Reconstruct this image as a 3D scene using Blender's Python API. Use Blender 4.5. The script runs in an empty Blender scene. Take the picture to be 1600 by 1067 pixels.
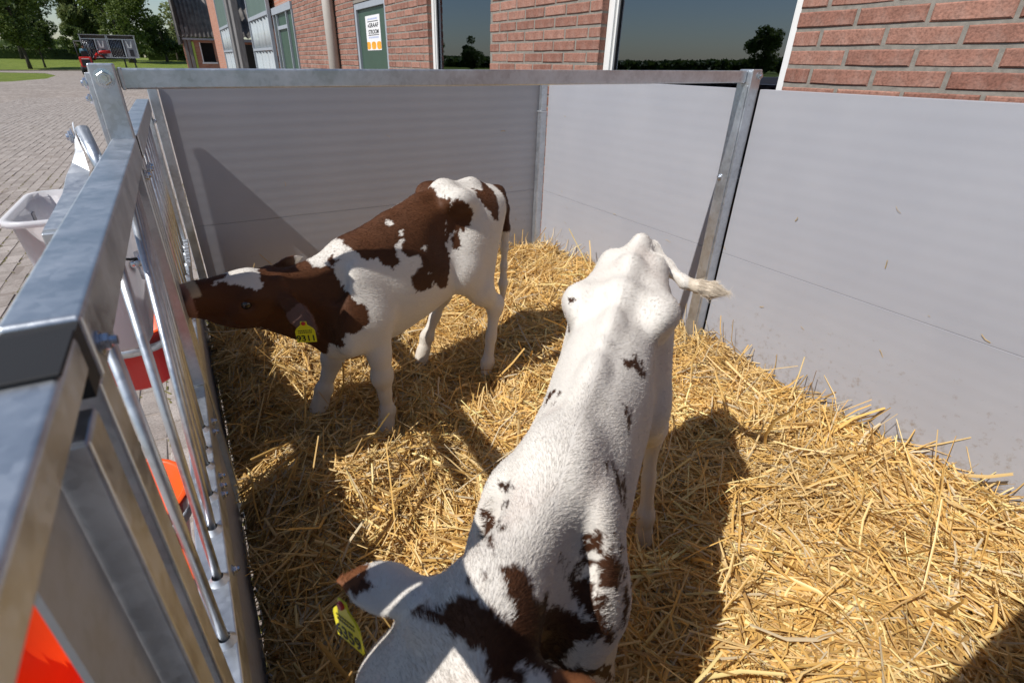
import bpy, math, random
import numpy as np
from mathutils import Vector, Matrix

random.seed(7)
rng = np.random.default_rng(11)
SC = bpy.context.scene
COL = SC.collection
R = math.radians

# ------------------------------------------------------------------ camera
H = 1.334                       # eye height over the paving, metres
YAW, PITCH, ROLL = R(28.94), R(29.13), R(-0.67)
cam_d = bpy.data.cameras.new('camera')
cam = bpy.data.objects.new('camera', cam_d)
COL.objects.link(cam)
_f = Vector((math.sin(YAW) * math.cos(PITCH), math.cos(YAW) * math.cos(PITCH), -math.sin(PITCH)))
_r = Vector((math.cos(YAW), -math.sin(YAW), 0))
_d = _f.cross(_r)
_c, _s = math.cos(ROLL), math.sin(ROLL)
_r2 = _c * _r + _s * _d
_d2 = -_s * _r + _c * _d
cam.matrix_world = Matrix(((_r2.x, -_d2.x, -_f.x, 0), (_r2.y, -_d2.y, -_f.y, 0), (_r2.z, -_d2.z, -_f.z, H), (0, 0, 0, 1)))
cam_d.sensor_width = 36.0
cam_d.lens = 36.0 * 819.4 / 1600.0
cam_d.shift_x = 34.2 / 1600.0
cam_d.shift_y = 19.6 / 1600.0
cam_d.clip_start = 0.02
cam_d.clip_end = 4000
cam_d.dof.use_dof = True
cam_d.dof.focus_distance = 1.9
cam_d.dof.aperture_fstop = 7.1
SC.camera = cam

# ------------------------------------------------------------------ sky, sun, exposure
SUN_DIR = Vector((0.795, 0.105, -1.0)).normalized()      # the way the light travels
sun_from = -SUN_DIR
SUN_EL = math.asin(sun_from.z)
SUN_AZ = math.atan2(sun_from.x, sun_from.y)              # clockwise from +Y
world = bpy.data.worlds.new('World')
SC.world = world
world.use_nodes = True
wn = world.node_tree.nodes
wl = world.node_tree.links
sky = wn.new('ShaderNodeTexSky')
sky.sky_type = 'NISHITA'
sky.sun_disc = False
sky.sun_elevation = SUN_EL
sky.sun_rotation = SUN_AZ
sky.air_density = 1.0
sky.dust_density = 0.4
sky.ozone_density = 2.0
wl.new(sky.outputs[0], wn['Background'].inputs[0])
wn["Background"].inputs[1].default_value = 0.088
sun_d = bpy.data.lights.new('sun', 'SUN')
sun_d.energy = 4.9
sun_d.angle = R(0.5)
sun_d.color = (1.0, 0.962, 0.915)
sun = bpy.data.objects.new('sun', sun_d)
sun.rotation_euler = SUN_DIR.to_track_quat('-Z', 'Y').to_euler()
sun.location = (-30, -10, 40)
COL.objects.link(sun)
SC.view_settings.view_transform = 'Standard'
SC.view_settings.look = 'None'
SC.view_settings.gamma = 1.0
SC.view_settings.exposure = 0.04
SC.view_settings.use_curve_mapping = False
SC.render.engine = 'CYCLES'
SC.cycles.max_bounces = 7
SC.cycles.transparent_max_bounces = 12
SC.cycles.use_denoising = True
SC.cycles.caustics_reflective = False
SC.cycles.caustics_refractive = False

# ------------------------------------------------------------------ helpers
def link(o):
    COL.objects.link(o)
    return o

def tag(o, label=None, cat=None, group=None, kind=None):
    if label: o['label'] = label
    if cat: o['category'] = cat
    if group: o['group'] = group
    if kind: o['kind'] = kind
    return o

def empty(name, loc=(0, 0, 0)):
    o = bpy.data.objects.new(name, None)
    o.empty_display_size = 0.1
    o.location = loc
    return link(o)

def wloc(o):
    v = Vector(o.location)
    while o.parent is not None:
        o = o.parent
        v = v + Vector(o.location)
    return v

class MB:
    """collects shapes in world coordinates, then builds ONE mesh object"""
    def __init__(self):
        self.v = []; self.f = []
    def add(self, vs, fs):
        n = len(self.v)
        self.v.extend([tuple(p) for p in vs])
        self.f.extend([tuple(i + n for i in q) for q in fs])
        return self
    def box(self, a, b):
        x0, y0, z0 = [min(p, q) for p, q in zip(a, b)]
        x1, y1, z1 = [max(p, q) for p, q in zip(a, b)]
        return self.add([(x0,y0,z0),(x1,y0,z0),(x1,y1,z0),(x0,y1,z0),(x0,y0,z1),(x1,y0,z1),(x1,y1,z1),(x0,y1,z1)],
                        [(0,3,2,1),(4,5,6,7),(0,1,5,4),(1,2,6,5),(2,3,7,6),(3,0,4,7)])
    def obox(self, c, ax, ay, az):
        c, ax, ay, az = map(Vector, (c, ax, ay, az))
        vs = [c + sx*ax + sy*ay + sz*az for sz in (-1,1) for sx, sy in ((-1,-1),(1,-1),(1,1),(-1,1))]
        return self.add(vs, [(0,3,2,1),(4,5,6,7),(0,1,5,4),(1,2,6,5),(2,3,7,6),(3,0,4,7)])
    def bar(self, p, q, w, t, up=(0,0,1)):
        p, q = Vector(p), Vector(q)
        d = (q - p); L = d.length; d.normalize()
        u = Vector(up)
        s = d.cross(u)
        if s.length < 1e-4: s = d.cross(Vector((1,0,0)))
        s.normalize(); u = s.cross(d)
        return self.obox((p+q)/2, d*L/2, s*w/2, u*t/2)
    def tube(self, pts, r, n=10, cap=True):
        pts = [Vector(p) for p in pts]
        rs = r if isinstance(r, (list, tuple)) else [r]*len(pts)
        base = len(self.v)
        prev = None
        for i, p in enumerate(pts):
            d = (pts[min(i+1, len(pts)-1)] - pts[max(i-1, 0)]).normalized()
            if prev is None:
                a = Vector((0,0,1)) if abs(d.z) < 0.9 else Vector((1,0,0))
                u = d.cross(a).normalized()
            else:
                u = (prev - d*prev.dot(d)).normalized()
            prev = u
            w = d.cross(u)
            for k in range(n):
                t = 2*math.pi*k/n
                self.v.append(tuple(p + rs[i]*(math.cos(t)*u + math.sin(t)*w)))
        for i in range(len(pts)-1):
            for k in range(n):
                a = base+i*n+k; b = base+i*n+(k+1) % n
                self.f.append((a, b, b+n, a+n))
        if cap:
            self.f.append(tuple(base+k for k in range(n))[::-1])
            self.f.append(tuple(base+(len(pts)-1)*n+k for k in range(n)))
        return self
    def lathe(self, c, prof, n=24, ax=(0,0,1)):
        c = Vector(c); ax = Vector(ax).normalized()
        a = Vector((1,0,0)) if abs(ax.x) < 0.9 else Vector((0,1,0))
        u = ax.cross(a).normalized(); w = ax.cross(u)
        base = len(self.v)
        for (r, h) in prof:
            for k in range(n):
                t = 2*math.pi*k/n
                self.v.append(tuple(c + ax*h + max(r,1e-5)*(math.cos(t)*u + math.sin(t)*w)))
        for i in range(len(prof)-1):
            for k in range(n):
                a_ = base+i*n+k; b_ = base+i*n+(k+1) % n
                self.f.append((a_, b_, b_+n, a_+n))
        return self
    def build(self, name, mat, parent=None, smooth=False, bevel=0.0):
        return mesh_obj(name, self.v, self.f, mat, parent, smooth, bevel)

def mesh_obj(name, v, f, mat, parent=None, smooth=False, bevel=0.0):
    me = bpy.data.meshes.new(name)
    v = np.asarray(v, dtype=float).reshape(-1, 3)
    o = bpy.data.objects.new(name, me)
    if parent is not None:
        off = wloc(parent)
        v = v - np.array(off)
        o.parent = parent
    else:
        off = v.mean(axis=0); off[2] = v[:, 2].min()
        v = v - off
        o.location = off
    if isinstance(f, np.ndarray):
        n, k = f.shape
        me.vertices.add(len(v)); me.vertices.foreach_set('co', v.astype(np.float32).ravel())
        me.loops.add(n*k); me.loops.foreach_set('vertex_index', f.astype(np.int32).ravel())
        me.polygons.add(n); me.polygons.foreach_set('loop_start', np.arange(0, n*k, k, dtype=np.int32))
        me.polygons.foreach_set('loop_total', np.full(n, k, dtype=np.int32))
        me.update(calc_edges=True)
    else:
        me.from_pydata([tuple(p) for p in v], [], f)
    if smooth:
        me.polygons.foreach_set('use_smooth', np.ones(len(me.polygons), dtype=bool))
    if mat is not None:
        me.materials.append(mat)
    link(o)
    if bevel:
        m = o.modifiers.new('bevel', 'BEVEL')
        m.width = bevel; m.segments = 2; m.limit_method = 'ANGLE'; m.angle_limit = R(40)
        me.polygons.foreach_set('use_smooth', np.ones(len(me.polygons), dtype=bool))
        m.harden_normals = True
    return o

def text_mesh(name, curve, mat):
    t = bpy.data.objects.new(name, curve); COL.objects.link(t)
    bpy.context.view_layer.update()
    me = bpy.data.meshes.new_from_object(t.evaluated_get(bpy.context.evaluated_depsgraph_get()))
    bpy.data.objects.remove(t); me.name = name
    me.materials.clear(); me.materials.append(mat)
    o = bpy.data.objects.new(name, me)
    return link(o)

def copy_tree(o, delta=(0,0,0), parent=None):
    c = o.copy(); COL.objects.link(c)
    c.parent = parent
    if parent is None:
        c.location = Vector(o.location) + Vector(delta)
    for ch in o.children:
        copy_tree(ch, parent=c)
    return c

# ------------------------------------------------------------------ noise in numpy
_perm = np.random.default_rng(3).random(4096)
def vnoise(p, scale=1.0, seed=0):
    """value noise 0..1, p is (n,3)"""
    q = np.asarray(p)*scale + seed*17.31 + 1000.0
    i = np.floor(q).astype(np.int64); t = q - i; t = t*t*(3-2*t)
    def h(a, b, c):
        return _perm[(a*73856093 ^ b*19349663 ^ c*83492791) & 4095]
    x, y, z = i.T; tx, ty, tz = t.T
    c00 = h(x,y,z)*(1-tx)+h(x+1,y,z)*tx; c10 = h(x,y+1,z)*(1-tx)+h(x+1,y+1,z)*tx
    c01 = h(x,y,z+1)*(1-tx)+h(x+1,y,z+1)*tx; c11 = h(x,y+1,z+1)*(1-tx)+h(x+1,y+1,z+1)*tx
    return (c00*(1-ty)+c10*ty)*(1-tz) + (c01*(1-ty)+c11*ty)*tz

def fbm(p, scale, seed=0, oct=3):
    s = 0; a = 0.5; t = 0
    for k in range(oct):
        s = s + a*vnoise(p, scale*2**k, seed+k); t += a; a *= 0.5
    return s/t

# ------------------------------------------------------------------ materials
def new_mat(name):
    m = bpy.data.materials.new(name); m.use_nodes = True
    nt = m.node_tree
    return m, nt, nt.nodes['Principled BSDF']

def ramp(nt, fac, stops):
    n = nt.nodes.new('ShaderNodeValToRGB')
    e = n.color_ramp.elements
    e[0].position, e[0].color = stops[0][0], (*stops[0][1], 1)
    e[1].position, e[1].color = stops[-1][0], (*stops[-1][1], 1)
    for p, c in stops[1:-1]:
        k = e.new(p); k.color = (*c, 1)
    nt.links.new(fac, n.inputs[0])
    return n.outputs[0]

def noise(nt, scale=5, detail=4, rough=0.55, coord='Object', vec_scale=None, dist=0.0):
    tc = nt.nodes.new('ShaderNodeTexCoord')
    n = nt.nodes.new('ShaderNodeTexNoise')
    n.inputs['Scale'].default_value = scale; n.inputs['Detail'].default_value = detail
    n.inputs['Roughness'].default_value = rough; n.inputs['Distortion'].default_value = dist
    src = tc.outputs[coord]
    if vec_scale:
        mp = nt.nodes.new('ShaderNodeMapping'); mp.inputs['Scale'].default_value = vec_scale
        nt.links.new(src, mp.inputs['Vector']); src = mp.outputs[0]
    nt.links.new(src, n.inputs['Vector'])
    return n.outputs[0]

def bump(nt, bs, height, strength=0.3, dist=0.01):
    b = nt.nodes.new('ShaderNodeBump')
    b.inputs['Strength'].default_value = strength; b.inputs['Distance'].default_value = dist
    nt.links.new(height, b.inputs['Height'])
    nt.links.new(b.outputs[0], bs.inputs['Normal'])

def mat_simple(name, base, rough=0.6, metal=0.0, var=0.12, scale=8, bmp=0.0, coat=0.0, vec_scale=None, spec=0.5):
    m, nt, bs = new_mat(name)
    lo = tuple(c*(1-var) for c in base); hi = tuple(min(1, c*(1+var)) for c in base)
    nz = noise(nt, scale, 5, 0.6, vec_scale=vec_scale)
    nt.links.new(ramp(nt, nz, [(0.3, lo), (0.7, hi)]), bs.inputs['Base Color'])
    bs.inputs['Roughness'].default_value = rough
    bs.inputs['Metallic'].default_value = metal
    bs.inputs['Specular IOR Level'].default_value = spec
    if coat: bs.inputs['Coat Weight'].default_value = coat
    if bmp: bump(nt, bs, nz, bmp)
    return m

def mat_galv(name, base=(0.59, 0.625, 0.665), rough=0.38):
    m, nt, bs = new_mat(name)
    tc = nt.nodes.new('ShaderNodeTexCoord')
    vo = nt.nodes.new('ShaderNodeTexVoronoi'); vo.inputs['Scale'].default_value = 95
    nt.links.new(tc.outputs['Object'], vo.inputs['Vector'])
    sep = nt.nodes.new('ShaderNodeSeparateColor'); nt.links.new(vo.outputs['Color'], sep.inputs[0])
    nz = noise(nt, 14, 6, 0.65)
    mix = nt.nodes.new('ShaderNodeMath'); mix.operation = 'MULTIPLY_ADD'
    nt.links.new(sep.outputs[0], mix.inputs[0]); mix.inputs[1].default_value = 0.16
    nt.links.new(nz, mix.inputs[2])
    lo = tuple(c*0.80 for c in base); hi = tuple(min(1, c*1.12) for c in base)
    nt.links.new(ramp(nt, mix.outputs[0], [(0.38, lo), (0.62, base), (0.86, hi)]), bs.inputs['Base Color'])
    rr = nt.nodes.new('ShaderNodeMapRange')
    rr.inputs['From Min'].default_value = 0.35; rr.inputs['From Max'].default_value = 0.95
    rr.inputs['To Min'].default_value = rough-0.1; rr.inputs['To Max'].default_value = rough+0.16
    nt.links.new(mix.outputs[0], rr.inputs[0]); nt.links.new(rr.outputs[0], bs.inputs['Roughness'])
    bs.inputs['Metallic'].default_value = 0.87
    bump(nt, bs, nz, 0.12, 0.004)
    return m

M = {}
M['galv'] = mat_galv('galvanised_steel')
M['galv_rough'] = mat_galv('galvanised_cast', (0.66, 0.68, 0.70), 0.45)
M['zinc_bolt'] = mat_galv('zinc_bolt', (0.62, 0.66, 0.72), 0.22)
M['black_rubber'] = mat_simple('black_plastic', (0.010, 0.010, 0.011), 0.7, var=0.2)
M['white_paint'] = mat_simple('white_paint', (0.78, 0.78, 0.76), 0.35, var=0.03, scale=20)
M['green_paint'] = mat_simple('green_paint', (0.045, 0.085, 0.06), 0.42, var=0.1, scale=3)
M['green_grey'] = mat_simple('weathered_green_sheet', (0.10, 0.145, 0.125), 0.5, var=0.12, scale=2)
M['red_plastic'] = mat_simple('red_plastic', (0.66, 0.012, 0.008), 0.32, var=0.08)
M['orange_plastic'] = mat_simple('orange_plastic', (0.86, 0.10, 0.012), 0.36, var=0.06)
M['red_paint'] = mat_simple('red_paint', (0.55, 0.02, 0.015), 0.35, var=0.08)
M['grey_band'] = mat_simple('grey_band', (0.22, 0.22, 0.23), 0.5, var=0.1)
M['tyre'] = mat_simple('tyre_rubber', (0.022, 0.022, 0.022), 0.8, var=0.2)
M['dark_metal'] = mat_simple('dark_metal', (0.03, 0.03, 0.033), 0.5, metal=0.3, var=0.2)
M['grey_wood'] = mat_simple('weathered_grey_wood', (0.17, 0.165, 0.16), 0.85, var=0.35, scale=6, bmp=0.3, vec_scale=(6,6,0.6))
M['black_board'] = mat_simple('tarred_board', (0.016, 0.013, 0.011), 0.8, var=0.4, scale=5)
M['lime'] = mat_simple('lime_paint', (0.36, 0.52, 0.08), 0.5, var=0.1)
M['unlit_interior'] = mat_simple('interior', (0.02, 0.022, 0.024), 0.9, var=0.2)  # near-black colour stands in for the shade inside rooms and sheds
# ------------------------------------------------------------------ implicit bodies (one continuous surface each)
class Field:
    def __init__(self, lo, hi, h):
        self.lo = np.array(lo, float); self.h = h
        self.n = np.ceil((np.array(hi)-self.lo)/h).astype(int)+1
        self.F = np.full(self.n, 0.5, dtype=np.float32)
    def sub(self, lo, hi):
        a = np.clip(np.floor((np.array(lo)-self.lo)/self.h).astype(int), 0, self.n)
        b = np.clip(np.ceil((np.array(hi)-self.lo)/self.h).astype(int)+1, 0, self.n)
        sl = tuple(slice(p, q) for p, q in zip(a, b))
        g = np.meshgrid(*[self.lo[i]+self.h*np.arange(a[i], b[i]) for i in range(3)], indexing='ij', sparse=True)
        return sl, g
    def put(self, sl, d, k, op):
        A = self.F[sl]
        if d.size == 0: return
        if op == 'u':
            hh = np.maximum(k-np.abs(A-d), 0)/k
            self.F[sl] = np.minimum(A, d) - hh*hh*k*0.25
        else:                                   # smooth subtraction
            d = -d
            hh = np.maximum(k-np.abs(A-d), 0)/k
            self.F[sl] = np.maximum(A, d) + hh*hh*k*0.25
    def cone(self, a, b, ra, rb, k=0.03, op='u', squash=None):
        """tapered capsule; squash = (axis vector, factor) flattens it along that axis"""
        a = np.array(a, float); b = np.array(b, float)
        m = max(ra, rb)*1.3+k+0.03
        sl, (X, Y, Z) = self.sub(np.minimum(a, b)-m, np.maximum(a, b)+m)
        d = b-a; L2 = max(d@d, 1e-9)
        px, py, pz = X-a[0], Y-a[1], Z-a[2]
        t = np.clip((px*d[0]+py*d[1]+pz*d[2])/L2, 0, 1)
        qx, qy, qz = px-t*d[0], py-t*d[1], pz-t*d[2]
        rr = ra+(rb-ra)*t
        if squash is not None:
            e = np.array(squash[0], float); e /= np.linalg.norm(e); c = squash[1]
            pr = qx*e[0]+qy*e[1]+qz*e[2]
            l2 = qx*qx+qy*qy+qz*qz-pr*pr
            dist = (np.sqrt(np.maximum(l2+(pr/c)**2, 1e-12))-rr)*min(1, c**0.5)
        else:
            dist = np.sqrt(np.maximum(qx*qx+qy*qy+qz*qz, 1e-12))-rr
        self.put(sl, dist.astype(np.float32), k, op)
    def ell(self, c, r, k=0.03, op='u', axes=None):
        c = np.array(c, float); r = np.array(r, float)
        m = r.max()*1.05+k+0.03
        sl, (X, Y, Z) = self.sub(c-m, c+m)
        px, py, pz = X-c[0], Y-c[1], Z-c[2]
        E_ = np.eye(3) if axes is None else np.array([np.array(a)/np.linalg.norm(a) for a in axes], float)
        u = [(px*E_[i, 0]+py*E_[i, 1]+pz*E_[i, 2]) for i in range(3)]
        k0 = np.sqrt(sum((u[i]/r[i])**2 for i in range(3))+1e-9)
        k1 = np.sqrt(sum((u[i]/r[i]**2)**2 for i in range(3))+1e-9)
        self.put(sl, (k0*(k0-1)/k1).astype(np.float32), k, op)
    def mesh(self, relax=2):
        F = self.F; n = F.shape
        ins = F < 0
        c = [ins[i:n[0]-1+i, j:n[1]-1+j, k:n[2]-1+k] for i in (0,1) for j in (0,1) for k in (0,1)]
        anyv = np.logical_or.reduce(c); allv = np.logical_and.reduce(c)
        act = anyv & ~allv
        idx = np.argwhere(act)
        num = np.full(act.shape, -1, dtype=np.int64); num[act] = np.arange(len(idx))
        pos = np.zeros((len(idx), 3)); cnt = np.zeros(len(idx))
        corners = [(i, j, k) for i in (0,1) for j in (0,1) for k in (0,1)]
        val = {q: F[idx[:,0]+q[0], idx[:,1]+q[1], idx[:,2]+q[2]] for q in corners}
        for q in corners:
            for ax in range(3):
                if q[ax] == 0:
                    p = list(q); p[ax] = 1; p = tuple(p)
                    a, b = val[q], val[p]
                    m = (a < 0) != (b < 0)
                    t = np.where(m, a/(a-b+1e-12), 0)
                    base = np.array(q, float)[None, :].repeat(len(idx), 0)
                    base[:, ax] += t
                    pos[m] += base[m]; cnt[m] += 1
        V = self.lo + self.h*(idx + pos/np.maximum(cnt, 1)[:, None])
        faces = []
        for ax in range(3):
            o1, o2 = [a for a in range(3) if a != ax]
            A = np.moveaxis(ins, ax, 0)
            chg = A[:-1] != A[1:]
            e = np.argwhere(chg)
            full = np.zeros_like(e); full[:, ax] = e[:, 0]; full[:, o1] = e[:, 1]; full[:, o2] = e[:, 2]
            ok = (full[:, o1] > 0) & (full[:, o2] > 0) & (full[:, o1] < n[o1]-1) & (full[:, o2] < n[o2]-1)
            full = full[ok]
            flip = ins[full[:,0], full[:,1], full[:,2]]
            q = []
            for d1, d2 in ((1,1),(0,1),(0,0),(1,0)):
                g = full.copy(); g[:, o1] -= d1; g[:, o2] -= d2
                q.append(num[g[:,0], g[:,1], g[:,2]])
            q = np.stack(q, 1)
            if ax == 1: flip = ~flip
            q[~flip] = q[~flip][:, ::-1]
            faces.append(q)
        Fc = np.concatenate(faces)
        Fc = Fc[(Fc >= 0).all(1)]
        for _ in range(relax):
            S = np.zeros_like(V); W = np.zeros(len(V))
            for a, b in ((0,1),(1,2),(2,3),(3,0)):
                np.add.at(S, Fc[:, a], V[Fc[:, b]]); np.add.at(W, Fc[:, a], 1)
                np.add.at(S, Fc[:, b], V[Fc[:, a]]); np.add.at(W, Fc[:, b], 1)
            V = V*0.5 + 0.5*S/np.maximum(W, 1)[:, None]
        return V, Fc

def vert_normals(V, Fc):
    e1 = V[Fc[:,2]]-V[Fc[:,0]]; e2 = V[Fc[:,3]]-V[Fc[:,1]]
    fn = np.cross(e1, e2)
    N = np.zeros_like(V)
    for k in range(4): np.add.at(N, Fc[:, k], fn)
    return N/np.maximum(np.linalg.norm(N, axis=1), 1e-12)[:, None], np.linalg.norm(fn, axis=1)*0.5

def in_poly(x, y, poly):
    poly = np.asarray(poly, float); ins = np.zeros(len(x), bool)
    j = len(poly)-1
    for i in range(len(poly)):
        xi, yi = poly[i]; xj, yj = poly[j]
        c = (yi > y) != (yj > y)
        xx = (xj-xi)*(y-yi)/(yj-yi+1e-12)+xi
        ins ^= c & (x < xx)
        j = i
    return ins

def set_colors(me, name, cols):
    a = me.color_attributes.new(name, 'FLOAT_COLOR', 'POINT')
    c4 = np.ones((len(cols), 4), np.float32); c4[:, :3] = cols
    a.data.foreach_set('color', c4.ravel())

def mat_attr(name, rough=0.6, spec=0.3, sss=0.0, hair=False):
    m, nt, bs = new_mat(name)
    at = nt.nodes.new('ShaderNodeAttribute'); at.attribute_name = 'coat'
    nt.links.new(at.outputs['Color'], bs.inputs['Base Color'])
    bs.inputs['Roughness'].default_value = rough
    bs.inputs['Specular IOR Level'].default_value = spec
    if sss:
        bs.inputs['Sheen Weight'].default_value = sss
        bs.inputs['Sheen Roughness'].default_value = 0.4
    return m
# ------------------------------------------------------------------ ground
def mat_paving():
    m, nt, bs = new_mat('paving_far')
    tc = nt.nodes.new('ShaderNodeTexCoord')
    mp = nt.nodes.new('ShaderNodeMapping'); mp.inputs['Rotation'].default_value = (0, 0, R(90))
    nt.links.new(tc.outputs['Object'], mp.inputs['Vector'])
    br = nt.nodes.new('ShaderNodeTexBrick')
    br.inputs['Scale'].default_value = 1.0; br.inputs['Brick Width'].default_value = 0.21; br.inputs['Row Height'].default_value = 0.105
    br.inputs['Mortar Size'].default_value = 0.006; br.inputs['Mortar Smooth'].default_value = 0.3; br.inputs['Bias'].default_value = 0.0
    br.inputs['Color1'].default_value = (0.235, 0.20, 0.178, 1); br.inputs['Color2'].default_value = (0.36, 0.318, 0.288, 1)
    br.inputs['Mortar'].default_value = (0.215, 0.18, 0.14, 1)
    nt.links.new(mp.outputs[0], br.inputs['Vector'])
    nz = noise(nt, 0.7, 5, 0.6)
    mx = nt.nodes.new('ShaderNodeMix'); mx.data_type = 'RGBA'; mx.blend_type = 'MULTIPLY'; mx.inputs[0].default_value = 1.0
    nt.links.new(br.outputs[0], mx.inputs[6])
    nt.links.new(ramp(nt, nz, [(0.3, (0.80, 0.78, 0.76)), (0.7, (1.08, 1.06, 1.04))]), mx.inputs[7])
    nt.links.new(mx.outputs[2], bs.inputs['Base Color'])
    bs.inputs['Roughness'].default_value = 0.85
    return m

def mat_grass():
    m, nt, bs = new_mat('grass')
    nz = noise(nt, 1.3, 8, 0.7)
    nt.links.new(ramp(nt, nz, [(0.3, (0.075, 0.11, 0.016)), (0.52, (0.155, 0.20, 0.030)), (0.75, (0.23, 0.26, 0.06))]), bs.inputs['Base Color'])
    bs.inputs['Roughness'].default_value = 0.8; bs.inputs['Specular IOR Level'].default_value = 0.2
    bump(nt, bs, noise(nt, 9, 6, 0.7), 1.0, 0.12)
    return m

M['paving'] = mat_paving()
M['grass'] = mat_grass()
M['paver'] = None
def mat_objvar(name, a, b, rough, scale, bmp=0.3, grit=90):
    """colour varies from piece to piece (each piece is an object or an island)"""
    m, nt, bs = new_mat(name)
    oi = nt.nodes.new('ShaderNodeObjectInfo'); ge = nt.nodes.new('ShaderNodeNewGeometry')
    ad = nt.nodes.new('ShaderNodeMath'); ad.operation = 'ADD'
    nt.links.new(oi.outputs['Random'], ad.inputs[0]); nt.links.new(ge.outputs['Random Per Island'], ad.inputs[1])
    fr = nt.nodes.new('ShaderNodeMath'); fr.operation = 'FRACT'; nt.links.new(ad.outputs[0], fr.inputs[0])
    base = ramp(nt, fr.outputs[0], [(0.0, a), (1.0, b)])
    tc = nt.nodes.new('ShaderNodeTexCoord')
    va = nt.nodes.new('ShaderNodeVectorMath'); va.operation = 'ADD'
    nt.links.new(tc.outputs['Object'], va.inputs[0]); nt.links.new(fr.outputs[0], va.inputs[1])
    n1 = nt.nodes.new('ShaderNodeTexNoise'); n1.inputs['Scale'].default_value = scale; n1.inputs['Detail'].default_value = 6; n1.inputs['Roughness'].default_value = .7
    nt.links.new(va.outputs[0], n1.inputs['Vector'])
    n2 = nt.nodes.new('ShaderNodeTexNoise'); n2.inputs['Scale'].default_value = grit; n2.inputs['Detail'].default_value = 3
    nt.links.new(va.outputs[0], n2.inputs['Vector'])
    mx = nt.nodes.new('ShaderNodeMix'); mx.data_type = 'RGBA'; mx.blend_type = 'MULTIPLY'; mx.inputs[0].default_value = 1.0
    nt.links.new(base, mx.inputs[6])
    nt.links.new(ramp(nt, n1.outputs[0], [(0.3, (0.78, 0.76, 0.74)), (0.55, (1, 1, 1)), (0.78, (1.22, 1.2, 1.18))]), mx.inputs[7])
    m2 = nt.nodes.new('ShaderNodeMix'); m2.data_type = 'RGBA'; m2.blend_type = 'MULTIPLY'; m2.inputs[0].default_value = 0.8
    nt.links.new(mx.outputs[2], m2.inputs[6])
    nt.links.new(ramp(nt, n2.outputs[0], [(0.32, (0.62, 0.6, 0.58)), (0.5, (1, 1, 1)), (0.72, (1.25, 1.22, 1.2))]), m2.inputs[7])
    nt.links.new(m2.outputs[2], bs.inputs['Base Color'])
    bs.inputs['Roughness'].default_value = rough
    bump(nt, bs, n2.outputs[0], bmp, 0.003)
    return m
M['paver'] = mat_objvar('concrete_paver', (0.285, 0.25, 0.226), (0.37, 0.33, 0.302), 0.9, 9, 0.4, 160)

# the whole land as one sheet: level under the yard, rising slowly beyond the road edge
xs = np.concatenate([np.linspace(-900, -60, 16), np.linspace(-50, 60, 30), np.linspace(75, 900, 14)])
ys = np.concatenate([np.linspace(-900, -30, 14), np.linspace(-20, 200, 60), np.linspace(230, 1500, 14)])
gx, gy = np.meshgrid(xs, ys, indexing='ij')
rise = np.clip((gy-74)/50, 0, 1); rise = rise*rise*(3-2*rise)*0.95
gz = -0.012 + rise
V_ = np.stack([gx.ravel(), gy.ravel(), gz.ravel()], 1)
I_ = np.arange(len(xs)*len(ys)).reshape(len(xs), len(ys))
F_ = np.stack([I_[:-1,:-1].ravel(), I_[1:,:-1].ravel(), I_[1:,1:].ravel(), I_[:-1,1:].ravel()], 1)
tag(mesh_obj('grass_field', V_, F_, M['grass'], smooth=True), kind='structure')
def ground_z(y):
    t = min(max((y-74)/50, 0), 1); return -0.012 + t*t*(3-2*t)*0.95

# paved farmyard and the lane that leaves it at the far end
yard = MB()
outline = [(-60,-40),(16,-40),(16,62),(6,72),(4,75.5),(-9,77),(-16,76.5),(-40,74),(-40,68),(-15,71),(-9.5,66),(-7.7,58),(-7.2,50),(-8.2,44.5),(-12,40),(-22,36),(-60,32)]
yard.add([(x, y, 0.0002) for x, y in outline], [tuple(range(len(outline)))])
paving = tag(yard.build('paving', M['paving']), kind='structure')
kerb = MB()
for (a, b) in (((4,75.7),(-9,77.2)), ((-9,77.2),(-16,76.7)), ((-16,76.7),(-40,74.2))):
    kerb.bar((a[0],a[1],.03), (b[0],b[1],.03), .15, .12)
tag(kerb.build('kerb', mat_simple('kerb_concrete', (.3,.24,.19), .9)), kind='structure')

# single pavers, real stones with open joints, as far as they can be told apart
PL, PW = 0.21, 0.105
def paver_mesh(seed):
    r = random.Random(seed)
    l, w, h, b = PL/2-.0028, PW/2-.0028, .0, .005
    t = [r.uniform(-.0015, .0015) for _ in range(4)]
    vs = [(-w,-l,-.03),(w,-l,-.03),(w,l,-.03),(-w,l,-.03),
          (-w,-l,h-b),(w,-l,h-b),(w,l,h-b),(-w,l,h-b),
          (-w+b,-l+b,h+t[0]),(w-b,-l+b,h+t[1]),(w-b,l-b,h+t[2]),(-w+b,l-b,h+t[3])]
    fs = [(0,1,5,4),(1,2,6,5),(2,3,7,6),(3,0,4,7),(4,5,9,8),(5,6,10,9),(6,7,11,10),(7,4,8,11),(8,9,10,11)]
    return vs, fs
pm = []
for k in range(6):
    vs, fs = paver_mesh(k)
    me = bpy.data.meshes.new('paver'); me.from_pydata(vs, [], fs); me.materials.append(M['paver']); pm.append((me, vs, fs))
def px_of(P):
    q = Vector(P) - cam.location
    x, y, z = q.dot(_r2), q.dot(_d2), q.dot(_f)
    if z < .05: return None
    return (765.8 + 819.4*x/z, 553.1 + 819.4*y/z, z)
spots = []
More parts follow.
